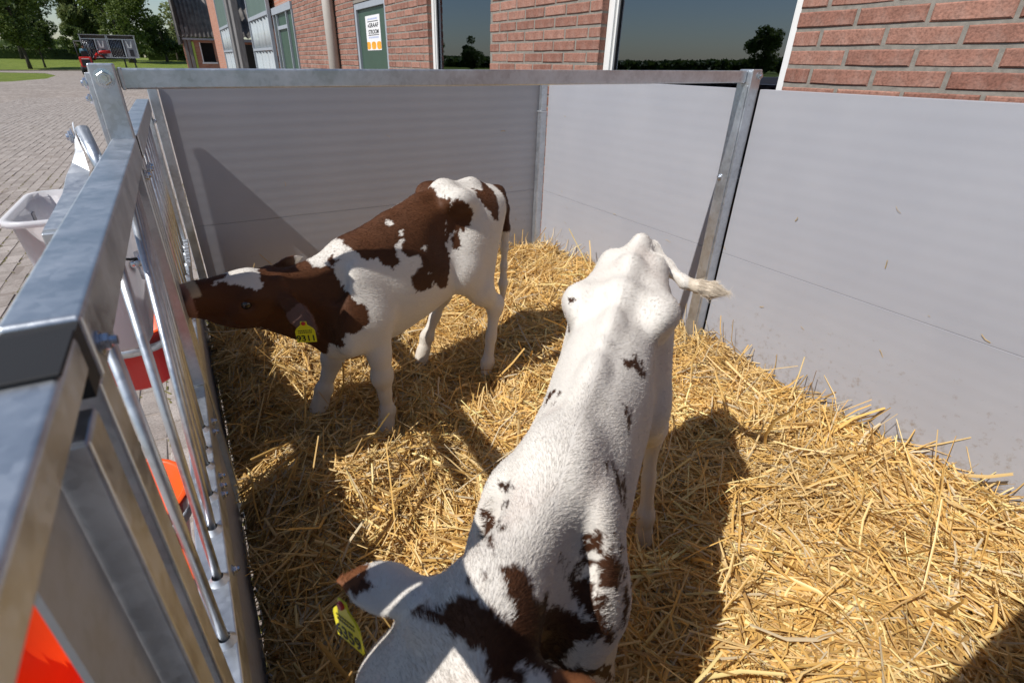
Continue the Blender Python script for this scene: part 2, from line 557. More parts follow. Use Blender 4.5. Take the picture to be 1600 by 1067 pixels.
for i in range(-44, 14):
    for j in range(-4, 125):
        x = -.16 + i*PW; y = 0.3 + j*PL + (PL/2 if i % 2 else 0)
        if x > 0.2 and y < 3.2: continue
        p = px_of((x, y, 0))
        if p is None: continue
        vis = (-30 < p[0] < 330) and (60 < p[1] < 1090) and p[0] < 160+.2*max(p[1], 0)
        spots.append((0 if vis else 1, p[2] if vis else 1e3+y, x, y))
spots.sort()
rest = MB()
for n, (nv, dist, x, y) in enumerate(spots):
    me, vs, fs = pm[random.randrange(6)]
    rz = random.gauss(0, .012); dz = random.gauss(0.0035, .0018)
    if n < 300 and nv == 0:
        o = bpy.data.objects.new('paver', me); o.location = (x - paving.location.x, y - paving.location.y, dz - paving.location.z)
        o.rotation_euler = (random.gauss(0, .008), random.gauss(0, .008), rz); o.parent = paving; link(o)
    else:
        c_, s_ = math.cos(rz), math.sin(rz)
        rest.add([(x+a*c_-b*s_, y+a*s_+b*c_, z+dz) for a, b, z in vs], fs)
o = rest.build('pavers_beyond', M['paver'], paving); o['kind'] = 'stuff'

# chaff and moss lying in the joints beside the gate
mz = MB(); rr = random.Random(4)
for k in range(1500):
    x, y = -rr.random()**1.5*2.2-.16, rr.uniform(.3, 9)
    i = round((x+.16)/PW); x = -.16 + (i+.5)*PW + rr.gauss(0, .006)
    z = rr.uniform(.002, .007); L = rr.uniform(.006, .03); a = rr.gauss(math.pi/2, .5)
    d = Vector((math.cos(a), math.sin(a), 0)); s = Vector((-d.y, d.x, 0))
    p = Vector((x, y, z))
    mz.add([p-d*L-s*.004, p+d*L-s*.004, p+d*L+s*.004+Vector((0,0,.003)), p-d*L+s*.004], [(0,1,2,3)])
mo = mz.build('joint_moss', mat_simple('moss', (.14, .125, .03), .9, var=.4, scale=30), paving); mo['kind'] = 'stuff'
# ------------------------------------------------------------------ brick farm building along the pen
M['brick'] = mat_objvar('brick', (0.235, 0.105, 0.074), (0.35, 0.178, 0.130), 0.85, 12, 0.6, 120)
def mat_haze_brick():
    m = M['brick']; nt = m.node_tree; bs = nt.nodes['Principled BSDF']
    src = bs.inputs['Base Color'].links[0].from_socket
    mx = nt.nodes.new('ShaderNodeMix'); mx.data_type = 'RGBA'
    n = noise(nt, 7, 4, .6)
    f = ramp(nt, n, [(0.50, (0, 0, 0)), (0.74, (.34, .34, .34))])
    nt.links.new(f, mx.inputs[0]); nt.links.new(src, mx.inputs[6]); mx.inputs[7].default_value = (.55, .42, .36, 1)
    nt.links.new(mx.outputs[2], bs.inputs['Base Color'])
mat_haze_brick()
M['mortar'] = mat_simple('mortar', (.235, .215, .185), .95, var=.2, scale=40, bmp=.3)
def mat_glass():
    m, nt, bs = new_mat('window_glass')
    nt.nodes.remove(bs)
    tr = nt.nodes.new('ShaderNodeBsdfTransparent'); tr.inputs[0].default_value = (.62, .68, .70, 1)
    gl = nt.nodes.new('ShaderNodeBsdfGlossy'); gl.inputs['Roughness'].default_value = 0.0; gl.inputs['Color'].default_value = (.66, .75, .92, 1)
    fr = nt.nodes.new('ShaderNodeFresnel'); fr.inputs[0].default_value = 3.1
    mx = nt.nodes.new('ShaderNodeMixShader')
    nt.links.new(fr.outputs[0], mx.inputs[0]); nt.links.new(tr.outputs[0], mx.inputs[1]); nt.links.new(gl.outputs[0], mx.inputs[2])
    nt.links.new(mx.outputs[0], nt.nodes['Material Output'].inputs[0])
    return m
M['glass'] = mat_glass()
def mat_farbrick(name='brick_far'):
    m, nt, bs = new_mat(name)
    tc = nt.nodes.new('ShaderNodeTexCoord')
    sp = nt.nodes.new('ShaderNodeSeparateXYZ'); nt.links.new(tc.outputs['Object'], sp.inputs[0])
    ad = nt.nodes.new('ShaderNodeMath'); nt.links.new(sp.outputs[0], ad.inputs[0]); nt.links.new(sp.outputs[1], ad.inputs[1])
    cb = nt.nodes.new('ShaderNodeCombineXYZ'); nt.links.new(ad.outputs[0], cb.inputs[0]); nt.links.new(sp.outputs[2], cb.inputs[1])
    br = nt.nodes.new('ShaderNodeTexBrick'); br.inputs['Scale'].default_value = 1
    br.inputs['Brick Width'].default_value = .232; br.inputs['Row Height'].default_value = .0633; br.inputs['Mortar Size'].default_value = .006
    br.inputs['Color1'].default_value = (.36, .14, .085, 1); br.inputs['Color2'].default_value = (.45, .20, .125, 1); br.inputs['Mortar'].default_value = (.36, .30, .25, 1)
    nt.links.new(cb.outputs[0], br.inputs['Vector']); nt.links.new(br.outputs[0], bs.inputs['Base Color'])
    bs.inputs['Roughness'].default_value = .9
    return m
M['brick_far'] = mat_farbrick()

BX = 2.2
OPEN = [(1.541, 2.745, .86, 2.42), (4.04, 5.24, .86, 2.42), (6.38, 7.57, -.02, 1.93)]      # y0 y1 z0 z1
WY0, WY1, WZ = -3.2, 11.28, 3.3
house = empty('brick_building', (BX+2, 4, 0)); tag(house, 'red brick farm building with white framed windows behind the pen', 'building')
wall = MB()
ycuts = [WY0] + [v for o_ in OPEN for v in o_[:2]] + [WY1]
for i in range(0, len(ycuts), 2):
    wall.box((BX+.0045, ycuts[i]+.001, -.02), (BX+.30, ycuts[i+1]-.001, WZ))
for (y0, y1, z0, z1) in OPEN:
    if z0 > 0: wall.box((BX+.0045, y0-.001, -.02), (BX+.30, y1+.001, z0))
    wall.box((BX+.0045, y0-.001, z1), (BX+.30, y1+.001, WZ))
wl_ = wall.build('wall', M['mortar'], house)
MB().box((BX+.3, WY0, -.02), (BX+7, WY0+.3, WZ)).box((BX+.3, WY1-.3, -.02), (BX+7, WY1, WZ)).box((BX+6.7, WY0+.3, -.02), (BX+7, WY1-.3, WZ)).build('rear_walls', M['brick_far'], house)
MB().box((BX+.9, 1.2, .0), (BX+.94, 5.9, WZ)).box((BX+.31, 1.2, WZ-.5), (BX+.9, 5.9, WZ-.45)).build('dark_room', M['unlit_interior'], house)  # near-black boards put in as the unlit room behind the windows
rf = MB()
rf.add([(BX-.35, WY0-.3, WZ), (BX-.35, WY1+.1, WZ), (BX+3.5, WY1+.1, WZ+2.4), (BX+3.5, WY0-.3, WZ+2.4), (BX+7.3, WY0-.3, WZ), (BX+7.3, WY1+.1, WZ),
        (BX-.35, WY0-.3, WZ+.12), (BX-.35, WY1+.1, WZ+.12), (BX+3.5, WY1+.1, WZ+2.55), (BX+3.5, WY0-.3, WZ+2.55), (BX+7.3, WY0-.3, WZ+.12), (BX+7.3, WY1+.1, WZ+.12)],
       [(0,1,2,3), (3,2,5,4), (6,9,8,7), (9,10,11,8), (0,6,7,1), (4,5,11,10), (0,3,9,6), (3,4,10,9), (1,7,8,2), (2,8,11,5)])
rf.build('roof', mat_simple('roof_tile', (.10,.06,.05), .8, var=.3), house)

BL, BH, BJ, CZ = .2185, .0505, .0135, .0633
def brick_mesh(k):
    r = random.Random(k+40)
    l, d, h, b = BL/2, .05, BH/2, .006
    vs = []
    j = lambda: r.uniform(-.0013, .0013)
    for x in (-d, d):
        for (yy, zz) in ((-l, -h), (l, -h), (l, h), (-l, h)):
            vs.append((x, yy, zz))
    front = []
    for (yy, zz, sy, sz) in ((-l,-h,1,1), (l,-h,-1,1), (l,h,-1,-1), (-l,h,1,-1)):
        front.append(len(vs)); vs.append((-d-.004, yy+sy*b+j(), zz+sz*b*.8+j()*.6))
    # wavy long edges
    m1 = len(vs); vs.append((-d-.0045, j()*4, -h+b*.6+j())); m2 = len(vs); vs.append((-d-.0045, j()*4, h-b*.6+j()))
    fs = [(0,1,5,4)[::-1], (1,2,6,5)[::-1], (2,3,7,6)[::-1], (3,0,4,7)[::-1], (4,5,6,7)]
    f0, f1, f2, f3 = front
    fs += [(0, f0, m1, f1, 1)[::-1], (1, f1, f2, 2)[::-1], (2, f2, m2, f3, 3)[::-1], (3, f3, f0, 0)[::-1], (f0, f3, m2, m1)[::-1], (m1, m2, f2, f1)[::-1]]
    fs = [tuple(q)[::-1] for q in fs[:4]] + [fs[4]] + [tuple(q)[::-1] for q in fs[5:]]
    me = bpy.data.meshes.new('brick'); me.from_pydata(vs, [], fs); me.materials.append(M['brick'])
    me.update()
    import bmesh
    bm = bmesh.new(); bm.from_mesh(me); bmesh.ops.recalc_face_normals(bm, faces=bm.faces); bm.to_mesh(me); bm.free()
    return me, vs, [tuple(p.vertices) for p in me.polygons]
bmz = [brick_mesh(k) for k in range(7)]
spots = []
rb = random.Random(12)
for k in range(0, int(WZ/CZ)):
    z = k*CZ + BH/2 + .004
    segs = []; y = WY0
    blocked = sorted([(a, b) for a, b, c, d in OPEN if c-.01 < z < d+.01])
    for a, b in blocked: segs.append((y, a)); y = b
    segs.append((y, WY1))
    for (a, b) in segs:
        # stretcher bond measured from the near jamb; every other course starts with a half brick
        yy = a; first = True
        while yy < b-.03:
            L = BL if not (first and k % 2) else BL*.5-BJ/2
            first = False
            e = min(yy+L, b)
            if e-yy > .035: spots.append((yy+ (0 if yy > a else .0), e, z, k))
            yy = e+BJ
vis, rest_ = [], []
for (a, b, z, k) in spots:
    p = px_of((BX, (a+b)/2, z))
    if p and -20 < p[0] < 1640 and -25 < p[1] < 175 and z > 1.16 and (a+b)/2 > -.3: vis.append((p[2], a, b, z))
    else: rest_.append((a, b, z))
vis.sort()
rest_ += [(a, b, z) for (_, a, b, z) in vis[300:]]
wo = wloc(wl_)
for (_, a, b, z) in vis[:300]:
    me = bmz[rb.randrange(7)][0]
    o = bpy.data.objects.new('brick', me); o.parent = wl_
    o.location = Vector((BX+.054+rb.uniform(-.0025, .002), (a+b)/2, z+rb.uniform(-.0008, .0008))) - wo
    o.scale = (1, (b-a)/BL, 1); o.rotation_euler = (rb.gauss(0, .004), 0, rb.gauss(0, .004)); link(o)
mb = MB()
for (a, b, z) in rest_:
    me, vs, fs = bmz[rb.randrange(7)]
    sc = (b-a)/BL; dx = rb.uniform(-.0025, .002)
    mb.add([(BX+.054+dx+v[0], (a+b)/2+v[1]*sc, z+v[2]) for v in vs], fs)
o = mb.build('bricks_beyond', M['brick'], wl_); o['kind'] = 'stuff'

def window(y0, y1, z0, z1, pale_strip=None):
    fx0, fx1 = BX+.045, BX+.105
    w = MB()
    w.box((fx0, y0+.002, z0), (fx1, y0+.052, z1)).box((fx0, y1-.052, z0), (fx1, y1-.002, z1))
    w.box((fx0, y0+.0525, z0), (fx1, y1-.0525, z0+.05)).box((fx0, y0+.0525, z1-.05), (fx1, y1-.0525, z1))
    f = w.build('window', M['white_paint'], house, bevel=.003)
    for a, b in ((y0+.0525, y0+.066), (y1-.066, y1-.0525)): MB().box((fx0+.014, a, z0+.051), (fx1-.012, b, z1-.051)).build('inner_frame', M['white_paint'], f, bevel=.002)
    for a, b in ((y0+.0665, y0+.0715), (y1-.0715, y1-.0665)): MB().box((fx0+.026, a, z0+.051), (fx1-.018, b, z1-.051)).build('gasket', M['black_rubber'], f)
    MB().box((fx0+.034, y0+.067, z0+.0505), (fx0+.037, y1-.067, z1-.0505)).build('pane', M['glass'], f)
    MB().box((BX-.035, y0+.002, z0-.045), (BX+.10, y1-.002, z0-.002)).build('sill', M['mortar'], f, bevel=.004)
    if pale_strip: MB().box((BX+.34, pale_strip[0], z0), (BX+.36, pale_strip[1], z1)).build('pale_strip', mat_simple('pale_strip_grey', (.20,.21,.22), .7), f)  # pale board added behind the glass for the lighter band in the pane
window(*OPEN[0], pale_strip=(2.60, 2.90)); window(*OPEN[1], pale_strip=(4.95, 5.45))

# green door with frame and poster
y0, y1 = 6.38, 7.57
d = MB().box((BX+.040, y0+.075, 0), (BX+.085, y1-.075, 1.86)).build('door', M['green_paint'], house, bevel=.003)
M['frame_grey'] = mat_simple('grey_blue_frame', (.33, .36, .40), .5, var=.06)
MB().box((BX+.012, y0+.002, 0), (BX+.095, y0+.073, 1.925)).box((BX+.012, y1-.073, 0), (BX+.095, y1-.002, 1.925)).box((BX+.012, y0+.0735, 1.862), (BX+.095, y1-.0735, 1.925)).build('door_frame', M['frame_grey'], d, bevel=.003)
MB().tube([(BX+.02, y0+.062, 1.80), (BX+.02, y0+.062, 1.90)], .009, 10).build('hinge', M['galv_rough'], d, smooth=True)
po = empty('poster', (BX+.036, 6.945, 1.44)); tag(po, 'white poster with black lettering and orange cheeses on the green door', 'poster')
PY0, PY1, PZ0, PZ1 = 6.69, 7.22, 1.435, 1.785
M['paper'] = mat_simple('poster_paper', (.80, .80, .80), .5, var=.02)
M['ink'] = mat_simple('poster_ink', (.02, .02, .025), .5, var=.1)
M['ink_blue'] = mat_simple('poster_ink_blue', (.42, .48, .70), .5, var=.1)
M['ink_orange'] = mat_simple('poster_ink_orange', (.85, .38, .03), .45, var=.2, scale=20)
MB().box((BX+.0355, PY0, PZ0), (BX+.0395, PY1, PZ1)).build('sheet', M['paper'], po)
pw = PY1-PY0
def ptext(s, yl, z, size, mat, name='lettering', sx=1.0):
    cv = bpy.data.curves.new(name, 'FONT'); cv.body = s; cv.size = size; cv.extrude = .0002; cv.offset = size*.03
    o = text_mesh(name, cv, mat); o.parent = po
    p = Vector((BX+.0350, yl, z)) - wloc(po)
    o.matrix_basis = Matrix(((0, 0, -1, p.x), (-sx, 0, 0, p.y), (0, 1, 0, p.z), (0, 0, 0, 1)))
ptext('GRAAF', PY1-.115, 1.667, .058, M['ink'], sx=1.95)
ptext('DE', PY1-.075, 1.672, .030, M['ink'], sx=1.3)
ptext('STROOM', PY1-.090, 1.602, .058, M['ink'], sx=1.62)
for z in (1.722, 1.586): MB().box((BX+.0347, PY0+.06, z), (BX+.0353, PY1-.075, z+.007)).build('rule', M['ink'], po)
rr = random.Random(5)
for z in (1.742, 1.558):
    b_ = MB(); y = PY1-.08
    while y > PY0+.09:
        w = rr.uniform(.012, .024); b_.box((BX+.0347, y-w, z), (BX+.0353, y, z+.016)); y -= w+.007
    b_.build('small_print', M['ink_blue'], po)
for yc in (7.165, 6.965, 6.765):
    r_x = .075
    pts = [(yc+max(-pw, min(pw, r_x*1.15*math.copysign(abs(math.cos(t))**.7, math.cos(t)))), 1.484+.040*math.copysign(abs(math.sin(t))**.7, math.sin(t))) for t in np.linspace(0, 2*math.pi, 25)[:-1]]
    pts = [(min(max(a, PY0+.002), PY1-.002), b) for a, b in pts]
    n = len(pts)
    mesh_obj('cheese_print', [(BX+.0350, a, b) for a, b in pts] + [(BX+.0354, a, b) for a, b in pts], [tuple(range(n)), tuple(range(n, 2*n))[::-1]] + [(i, i+n, (i+1) % n+n, (i+1) % n) for i in range(n)], M['ink_orange'], po)

# rain pipe
t = empty('rain_pipe', (2.12, 8.5, 0)); tag(t, 'fat beige grey rain pipe standing against the brick wall', 'pipe')
MB().tube([(2.118, 8.46, 0), (2.118, 8.46, 3.25)], .075, 20).build('pipe', mat_simple('beige_pvc', (.40, .37, .33), .55, var=.06), t, smooth=True)
for z in (.9, 2.05): MB().lathe((2.118, 8.46, z), [(.076, 0), (.081, 0), (.081, .03), (.076, .03)], 20).build('clamp', M['grey_band'], t)

# ------------------------------------------------------------------ farther barn: doors, sheds, roofs
M['roof_sheet'] = mat_simple('fibre_cement', (.155, .145, .135), .9, var=.4, scale=4, bmp=.3)
def mat_clear():
    m, nt, bs = new_mat('clear_corrugated')
    bs.inputs['Base Color'].default_value = (.72, .78, .80, 1); bs.inputs['Roughness'].default_value = .25
    tr = nt.nodes.new('ShaderNodeBsdfTransparent'); tr.inputs[0].default_value = (.85, .88, .88, 1)
    mx = nt.nodes.new('ShaderNodeMixShader'); mx.inputs[0].default_value = .5
    nt.links.new(bs.outputs[0], mx.inputs[1]); nt.links.new(tr.outputs[0], mx.inputs[2])
    nt.links.new(mx.outputs[0], nt.nodes['Material Output'].inputs[0])
    return m
M['clear'] = mat_clear()
def corrugated(name, o, u, v, lu, lv, wave, amp, mat, parent, thick=.008):
    """sheet from corner o; ribs run along v, waves along u"""
    o, u, v = Vector(o), Vector(u).normalized(), Vector(v).normalized(); n = u.cross(v)
    k = max(8, int(lu/wave*8))
    vs = []; fs = []
    for s in (0, 1):
        for i in range(k+1):
            a = lu*i/k; h = amp*math.sin(2*math.pi*a/wave) - s*thick
            for b in (0, lv): vs.append(tuple(o+u*a+v*b+n*h))
    m = 2*(k+1)
    for i in range(k):
        a = 2*i
        fs += [(a, a+2, a+3, a+1), (m+a, m+a+1, m+a+3, m+a+2), (a, m+a, m+a+2, a+2), (a+1, a+3, m+a+3, m+a+1)]
    fs += [(0, 1, m+1, m), (2*k, m+2*k, m+2*k+1, 2*k+1)]
    return mesh_obj(name, vs, fs, mat, parent, smooth=True)

def sliding_door(label, x, y0, y1, zg, zm, ztop, zbot=.12, panes=3):
    t = empty('sliding_door', (x, (y0+y1)/2, zbot)); tag(t, label, 'door', 'green and clear sliding barn doors')
    MB().box((x, y0+.05, zg+.05), (x+.03, y1-.05, ztop)).build('green_sheet', M['green_grey'], t)
    f = MB().box((x-.025, y0, zbot), (x+.04, y0+.07, ztop)).box((x-.025, y1-.07, zbot), (x+.04, y1, ztop))
    f.box((x-.03, y0+.0705, zg-.02), (x+.03, y1-.0705, zg+.05)).box((x-.03, y0+.0705, zm-.02), (x+.03, y1-.0705, zm+.03)).box((x-.03, y0+.0705, zbot), (x+.03, y1-.0705, zbot+.08))
    f.build('door_frame', M['frame_grey'], t)
    w = (y1-y0-.16)/panes
    for k in range(panes):
        a = y0+.08+k*w
        for za, zb in ((zbot+.085, zm-.025), (zm+.035, zg-.025)):
            corrugated('pane', (x+.012, a+.01, za), (0, 1, 0), (0, 0, 1), w-.02, zb-za, w/2.2, .022, M['clear'], t, .003)
    return t

barn = empty('barn', (BX+2, 15, 0)); tag(barn, 'long low barn beyond the rain pipe with brick piers', 'barn')
MB().box((BX+.07, 11.30, -.02), (BX+.35, 16.3, 3.4)).build('wall', M['brick_far'], barn)
MB().box((BX+.35, 16.0, -.02), (BX+6.5, 16.3, 3.4)).build('end_wall', M['brick_far'], barn)
rf = MB(); rf.box((BX-.25, 11.3, 3.41), (BX+7, 16.6, 3.6)).build('roof', M['roof_sheet'], barn)
gd = MB().box((BX+.02, 11.34, 0), (BX+.06, 13.25, 2.10)).build('door', M['green_paint'], barn)
fr = MB()
for a, b in ((11.30, 11.345), (11.86, 11.905), (12.9, 12.945), (13.26, 13.32)): fr.box((BX-.02, a, 0), (BX+.018, b, 2.10))
fr.box((BX-.03, 11.30, 2.105), (BX+.06, 13.32, 2.22)).box((BX-.015, 11.905, 1.84), (BX+.0185, 12.899, 1.90))
fr.build('door_frame', M['frame_grey'], gd)
sliding_door('sliding barn door with clear ribbed panes next to the double green door', BX-.08, 13.37, 16.45, 2.15, 1.52, 3.35)
sliding_door('farther sliding barn door beside the tall brick pier', BX-.06, 21.6, 24.9, 2.25, 1.55, 4.2, panes=2)
for y, lab in ((19.35, 'grey weathered timber post nearer to the clear sliding door'), (20.55, 'grey weathered timber post next to the farther sliding door')):
    tag(MB().box((BX-.12, y, -.02), (BX+.06, y+.55, 4.2)).build('timber_post', M['grey_wood'], bevel=.01), lab, 'post', 'timber posts of the shed')
pier = empty('brick_pier', (BX+.2, 27.2, 0)); tag(pier, 'tall brick wall end between corrugated roof and green sheet', 'wall')
MB().box((BX, 24.95, -.02), (BX+.4, 29.2, 4.6)).build('masonry', M['brick_far'], pier)

def shed(label, x0, x1, y, ze, slope, depth, op, name='shed'):
    t = empty(name, ((x0+x1)/2, y+1, 0)); tag(t, label, 'shed', 'sheds with corrugated roofs')
    w = MB().box((x0, y, -.02), (op[0], y+.22, ze-.05)).box((op[1], y, -.02), (x1, y+.22, ze-.05))
    w.box((op[0], y, -.02), (op[1], y+.22, op[2])).box((op[0], y, op[3]), (op[1], y+.22, ze-.05))
    w.build('wall', M['brick_far'], t)
    MB().box((op[0]-.1, y+.6, -.02), (op[1]+.1, y+.64, ze-.06)).build('dark_inside', M['unlit_interior'], t)  # near-black board put in as the shade inside the opening
    c, s = math.cos(slope), math.sin(slope)
    corrugated('roof', (x0-.12, y-.22, ze), (1, 0, 0), (0, c, s), x1-x0+.24, depth, .177, .028, M['roof_sheet'], t)
    corrugated('roof', (x0-.12, y-.22+c*depth*.52, ze+s*depth*.52+.03), (1, 0, 0), (0, c, s), x1-x0+.24, depth*.5, .177, .028, M['roof_sheet'], t)
    MB().box((x0-.1, y-.16, ze-.12), (x1+.1, y-.10, ze-.045)).build('gutter_board', M['frame_grey'], t)
    return t
sb = shed('open shed with mossy corrugated roof seen between sliding door and timber posts', 2.32, 6.2, 20.6, 1.90, R(33), 5.0, (2.36, 3.4, .2, 1.72))
sa = shed('low brick shed with steep corrugated roof at the end of the row', .98, 2.75, 31.0, 2.17, R(48), 4.2, (1.69, 2.24, 1.16, 1.95))
MB().box((1.62, 30.93, 1.10), (2.28, 30.995, 1.165)).build('window_sill', M['white_paint'], sa)
MB().box((1.655, 30.96, 1.166), (1.695, 30.998, 1.96)).build('window_jamb', M['white_paint'], sa)
MB().box((1.34, 30.93, 0), (1.43, 30.99, 1.98)).build('lime_board', M['lime'], sa)
MB().box((1.03, 30.92, 0), (1.15, 30.99, 2.62)).box((1.19, 30.90, 0), (1.32, 30.99, 2.55)).build('grey_door', M['grey_wood'], sa)
MB().box((.90, 30.8, 1.9), (.99, 34.5, 5.2)).build('tarred_verge', M['black_board'], sa)
# ------------------------------------------------------------------ the calf pen
def mat_panel():
    m, nt, bs = new_mat('grey_plastic_panel')
    tc = nt.nodes.new('ShaderNodeTexCoord'); sp = nt.nodes.new('ShaderNodeSeparateXYZ')
    nt.links.new(tc.outputs['Object'], sp.inputs[0])
    nz = noise(nt, 2.2, 5, 0.6); sc = noise(nt, 60, 3, 0.6, vec_scale=(.15, .15, 3))
    mu = nt.nodes.new('ShaderNodeMath'); mu.operation = 'MULTIPLY_ADD'
    nt.links.new(sp.outputs[2], mu.inputs[0]); mu.inputs[1].default_value = 2*math.pi/0.05; 
    w = nt.nodes.new('ShaderNodeMath'); w.operation = 'SINE'; nt.links.new(mu.outputs[0], w.inputs[0])
    mn = nt.nodes.new('ShaderNodeMath'); mn.operation = 'MULTIPLY_ADD'
    nt.links.new(nz, mn.inputs[0]); mn.inputs[1].default_value = 1.4; nt.links.new(w.outputs[0], mn.inputs[2])
    nt.links.new(ramp(nt, nz, [(0.3, (0.345, 0.352, 0.388)), (0.7, (0.385, 0.390, 0.422))]), bs.inputs['Base Color'])
    bs.inputs['Roughness'].default_value = 0.33
    bs.inputs['Specular IOR Level'].default_value = 0.45
    base = bs.inputs['Base Color'].links[0].from_socket
    # scuffs, dust and splashes of dried muck
    geo = nt.nodes.new('ShaderNodeNewGeometry')
    sz = nt.nodes.new('ShaderNodeSeparateXYZ'); nt.links.new(geo.outputs['Position'], sz.inputs[0])
    low = nt.nodes.new('ShaderNodeMapRange'); low.inputs['From Min'].default_value = .62; low.inputs['From Max'].default_value = .15
    low.inputs['To Min'].default_value = .0; low.inputs['To Max'].default_value = .22
    nt.links.new(sz.outputs[2], low.inputs[0])
    spl = noise(nt, 38, 6, .7, coord='Object'); scr = noise(nt, 30, 4, .65, vec_scale=(.6, .6, 9))
    a1 = nt.nodes.new('ShaderNodeMath'); a1.operation = 'ADD'; nt.links.new(spl, a1.inputs[0]); nt.links.new(low.outputs[0], a1.inputs[1])
    f1 = ramp(nt, a1.outputs[0], [(.70, (0, 0, 0)), (.86, (.55, .55, .55))])
    m1 = nt.nodes.new('ShaderNodeMix'); m1.data_type = 'RGBA'
    nt.links.new(f1, m1.inputs[0]); nt.links.new(base, m1.inputs[6]); m1.inputs[7].default_value = (.20, .155, .10, 1)
    f2 = ramp(nt, scr, [(.66, (0, 0, 0)), (.74, (.35, .35, .35))])
    m2 = nt.nodes.new('ShaderNodeMix'); m2.data_type = 'RGBA'
    nt.links.new(f2, m2.inputs[0]); nt.links.new(m1.outputs[2], m2.inputs[6]); m2.inputs[7].default_value = (.47, .47, .49, 1)
    nt.links.new(m2.outputs[2], bs.inputs['Base Color'])
    rr_ = nt.nodes.new('ShaderNodeMapRange'); rr_.inputs['To Min'].default_value = .28; rr_.inputs['To Max'].default_value = .52
    nt.links.new(nz, rr_.inputs[0]); nt.links.new(rr_.outputs[0], bs.inputs['Roughness'])
    bump(nt, bs, mn.outputs[0], 0.09, 0.0012)
    return m
M['panel'] = mat_panel()
M['galv_dull'] = mat_galv('dull_zinc_sheet', (.42, .44, .46), .55)
M['galv_dull'].node_tree.nodes['Principled BSDF'].inputs['Metallic'].default_value = .45
G = M['galv']

def side_panel(name, label, a, b, flat, cat='panel'):
    """two wide boards, one on the other; a-b is the inner face in plan, flat the outward normal"""
    a, b, nrm = Vector((*a, 0)), Vector((*b, 0)), Vector((*flat, 0))
    t = empty(name, tuple((a+b)/2 + nrm*.017)); tag(t, label, cat, 'grey panels of the pen')
    for z0, z1 in ((.03, .5995), (.6003, 1.25)):
        mid = (a+b)/2 + nrm*.0175 + Vector((0, 0, (z0+z1)/2))
        MB().obox(mid, (b-a)/2, nrm*.0175, Vector((0, 0, (z1-z0)/2))).build('board', M['panel'], t, bevel=.0015)
    return t

side_panel('pen_panel', 'sunlit grey panel of the side wall between corner post and middle post', (2.0, 1.56), (2.0, 2.925), (1, 0))
side_panel('pen_panel', 'sunlit grey panel under the brick wall at the right edge', (2.0, -.02), (2.0, 1.488), (1, 0))
side_panel('pen_panel', 'shaded dark grey panel across the back of the pen', (-.045, 2.972), (1.998, 2.972), (0, 1))
side_panel('pen_panel', 'grey end panel closing the pen under the camera', (-.09, -.022), (1.96, -.022), (0, -1))

def bolt(p, ax, r=.011, parent=None, name='bolt'):
    b = MB(); ax = Vector(ax).normalized()
    b.lathe(p, [(0, .012), (r*.55, .012), (r*.62, .009), (r*.62, .006)], 12, ax)
    b.lathe(p, [(0, .0075), (r*.95, .0075), (r*1.05, .0065), (r*1.05, 0)], 6, ax)
    b.lathe(p, [(r*1.0, .0022), (r*1.45, .0018), (r*1.45, 0)], 16, ax)
    return b.build(name, M['zinc_bolt'], parent)

# corner post, middle post, bracket post
t = empty('corner_post', (1.977, 2.95, 0)); tag(t, 'slim galvanised corner post between dark and light panels', 'post')
MB().box((1.955, 2.928, .02), (2.0, 2.968, 1.07)).build('lower_tube', G, t, bevel=.004)
MB().box((1.958, 2.931, 1.074), (1.997, 2.965, 1.27)).build('upper_tube', G, t, bevel=.004)
MB().box((1.951, 2.925, 1.066), (1.9985, 2.9695, 1.0735)).build('collar', M['galv_rough'], t, bevel=.002)
t = empty('middle_post', (1.975, 1.525, 0)); tag(t, 'galvanised wall post carrying the right end of the top rail', 'post')
MB().box((1.944, 1.494, .02), (1.999, 1.556, 1.318)).build('tube', G, t, bevel=.004)
MB().box((1.938, 1.500, .02), (1.9435, 1.528, 1.262)).build('flange', G, t, bevel=.0015)
for z in (.42, .92): bolt((1.944, 1.542, z), (-1, 0, 0), .009, t)
bolt((1.985, 1.494, 1.296), (0, -1, 0), .011, t)
t = empty('top_rail', (.93, 1.535, 1.29)); tag(t, 'galvanised rail spanning the pen from gate post to wall', 'rail')
MB().box((-.092, 1.515, 1.272), (1.943, 1.555, 1.313)).build('tube', G, t, bevel=.004)
MB().box((-.0905, 1.5135, 1.2705), (-.083, 1.5565, 1.3145)).build('end_weld', M['galv_rough'], t, bevel=.002)
t = empty('bracket_post', (-.115, 1.51, 0)); tag(t, 'galvanised gate post with hex bolt holding the top rail', 'post')
MB().box((-.141, 1.490, .02), (-.0935, 1.534, 1.3225)).build('tube', G, t, bevel=.0035)
MB().box((-.150, 1.499, 1.04), (-.1415, 1.526, 1.305)).build('strap', M['galv_rough'], t, bevel=.0015)
bolt((-.1165, 1.490, 1.2945), (0, -1, 0), .013, t)
bolt((-.150, 1.513, 1.285), (-1, 0, 0), .010, t)
bolt((-.150, 1.513, 1.255), (-1, 0, 0), .009, t)

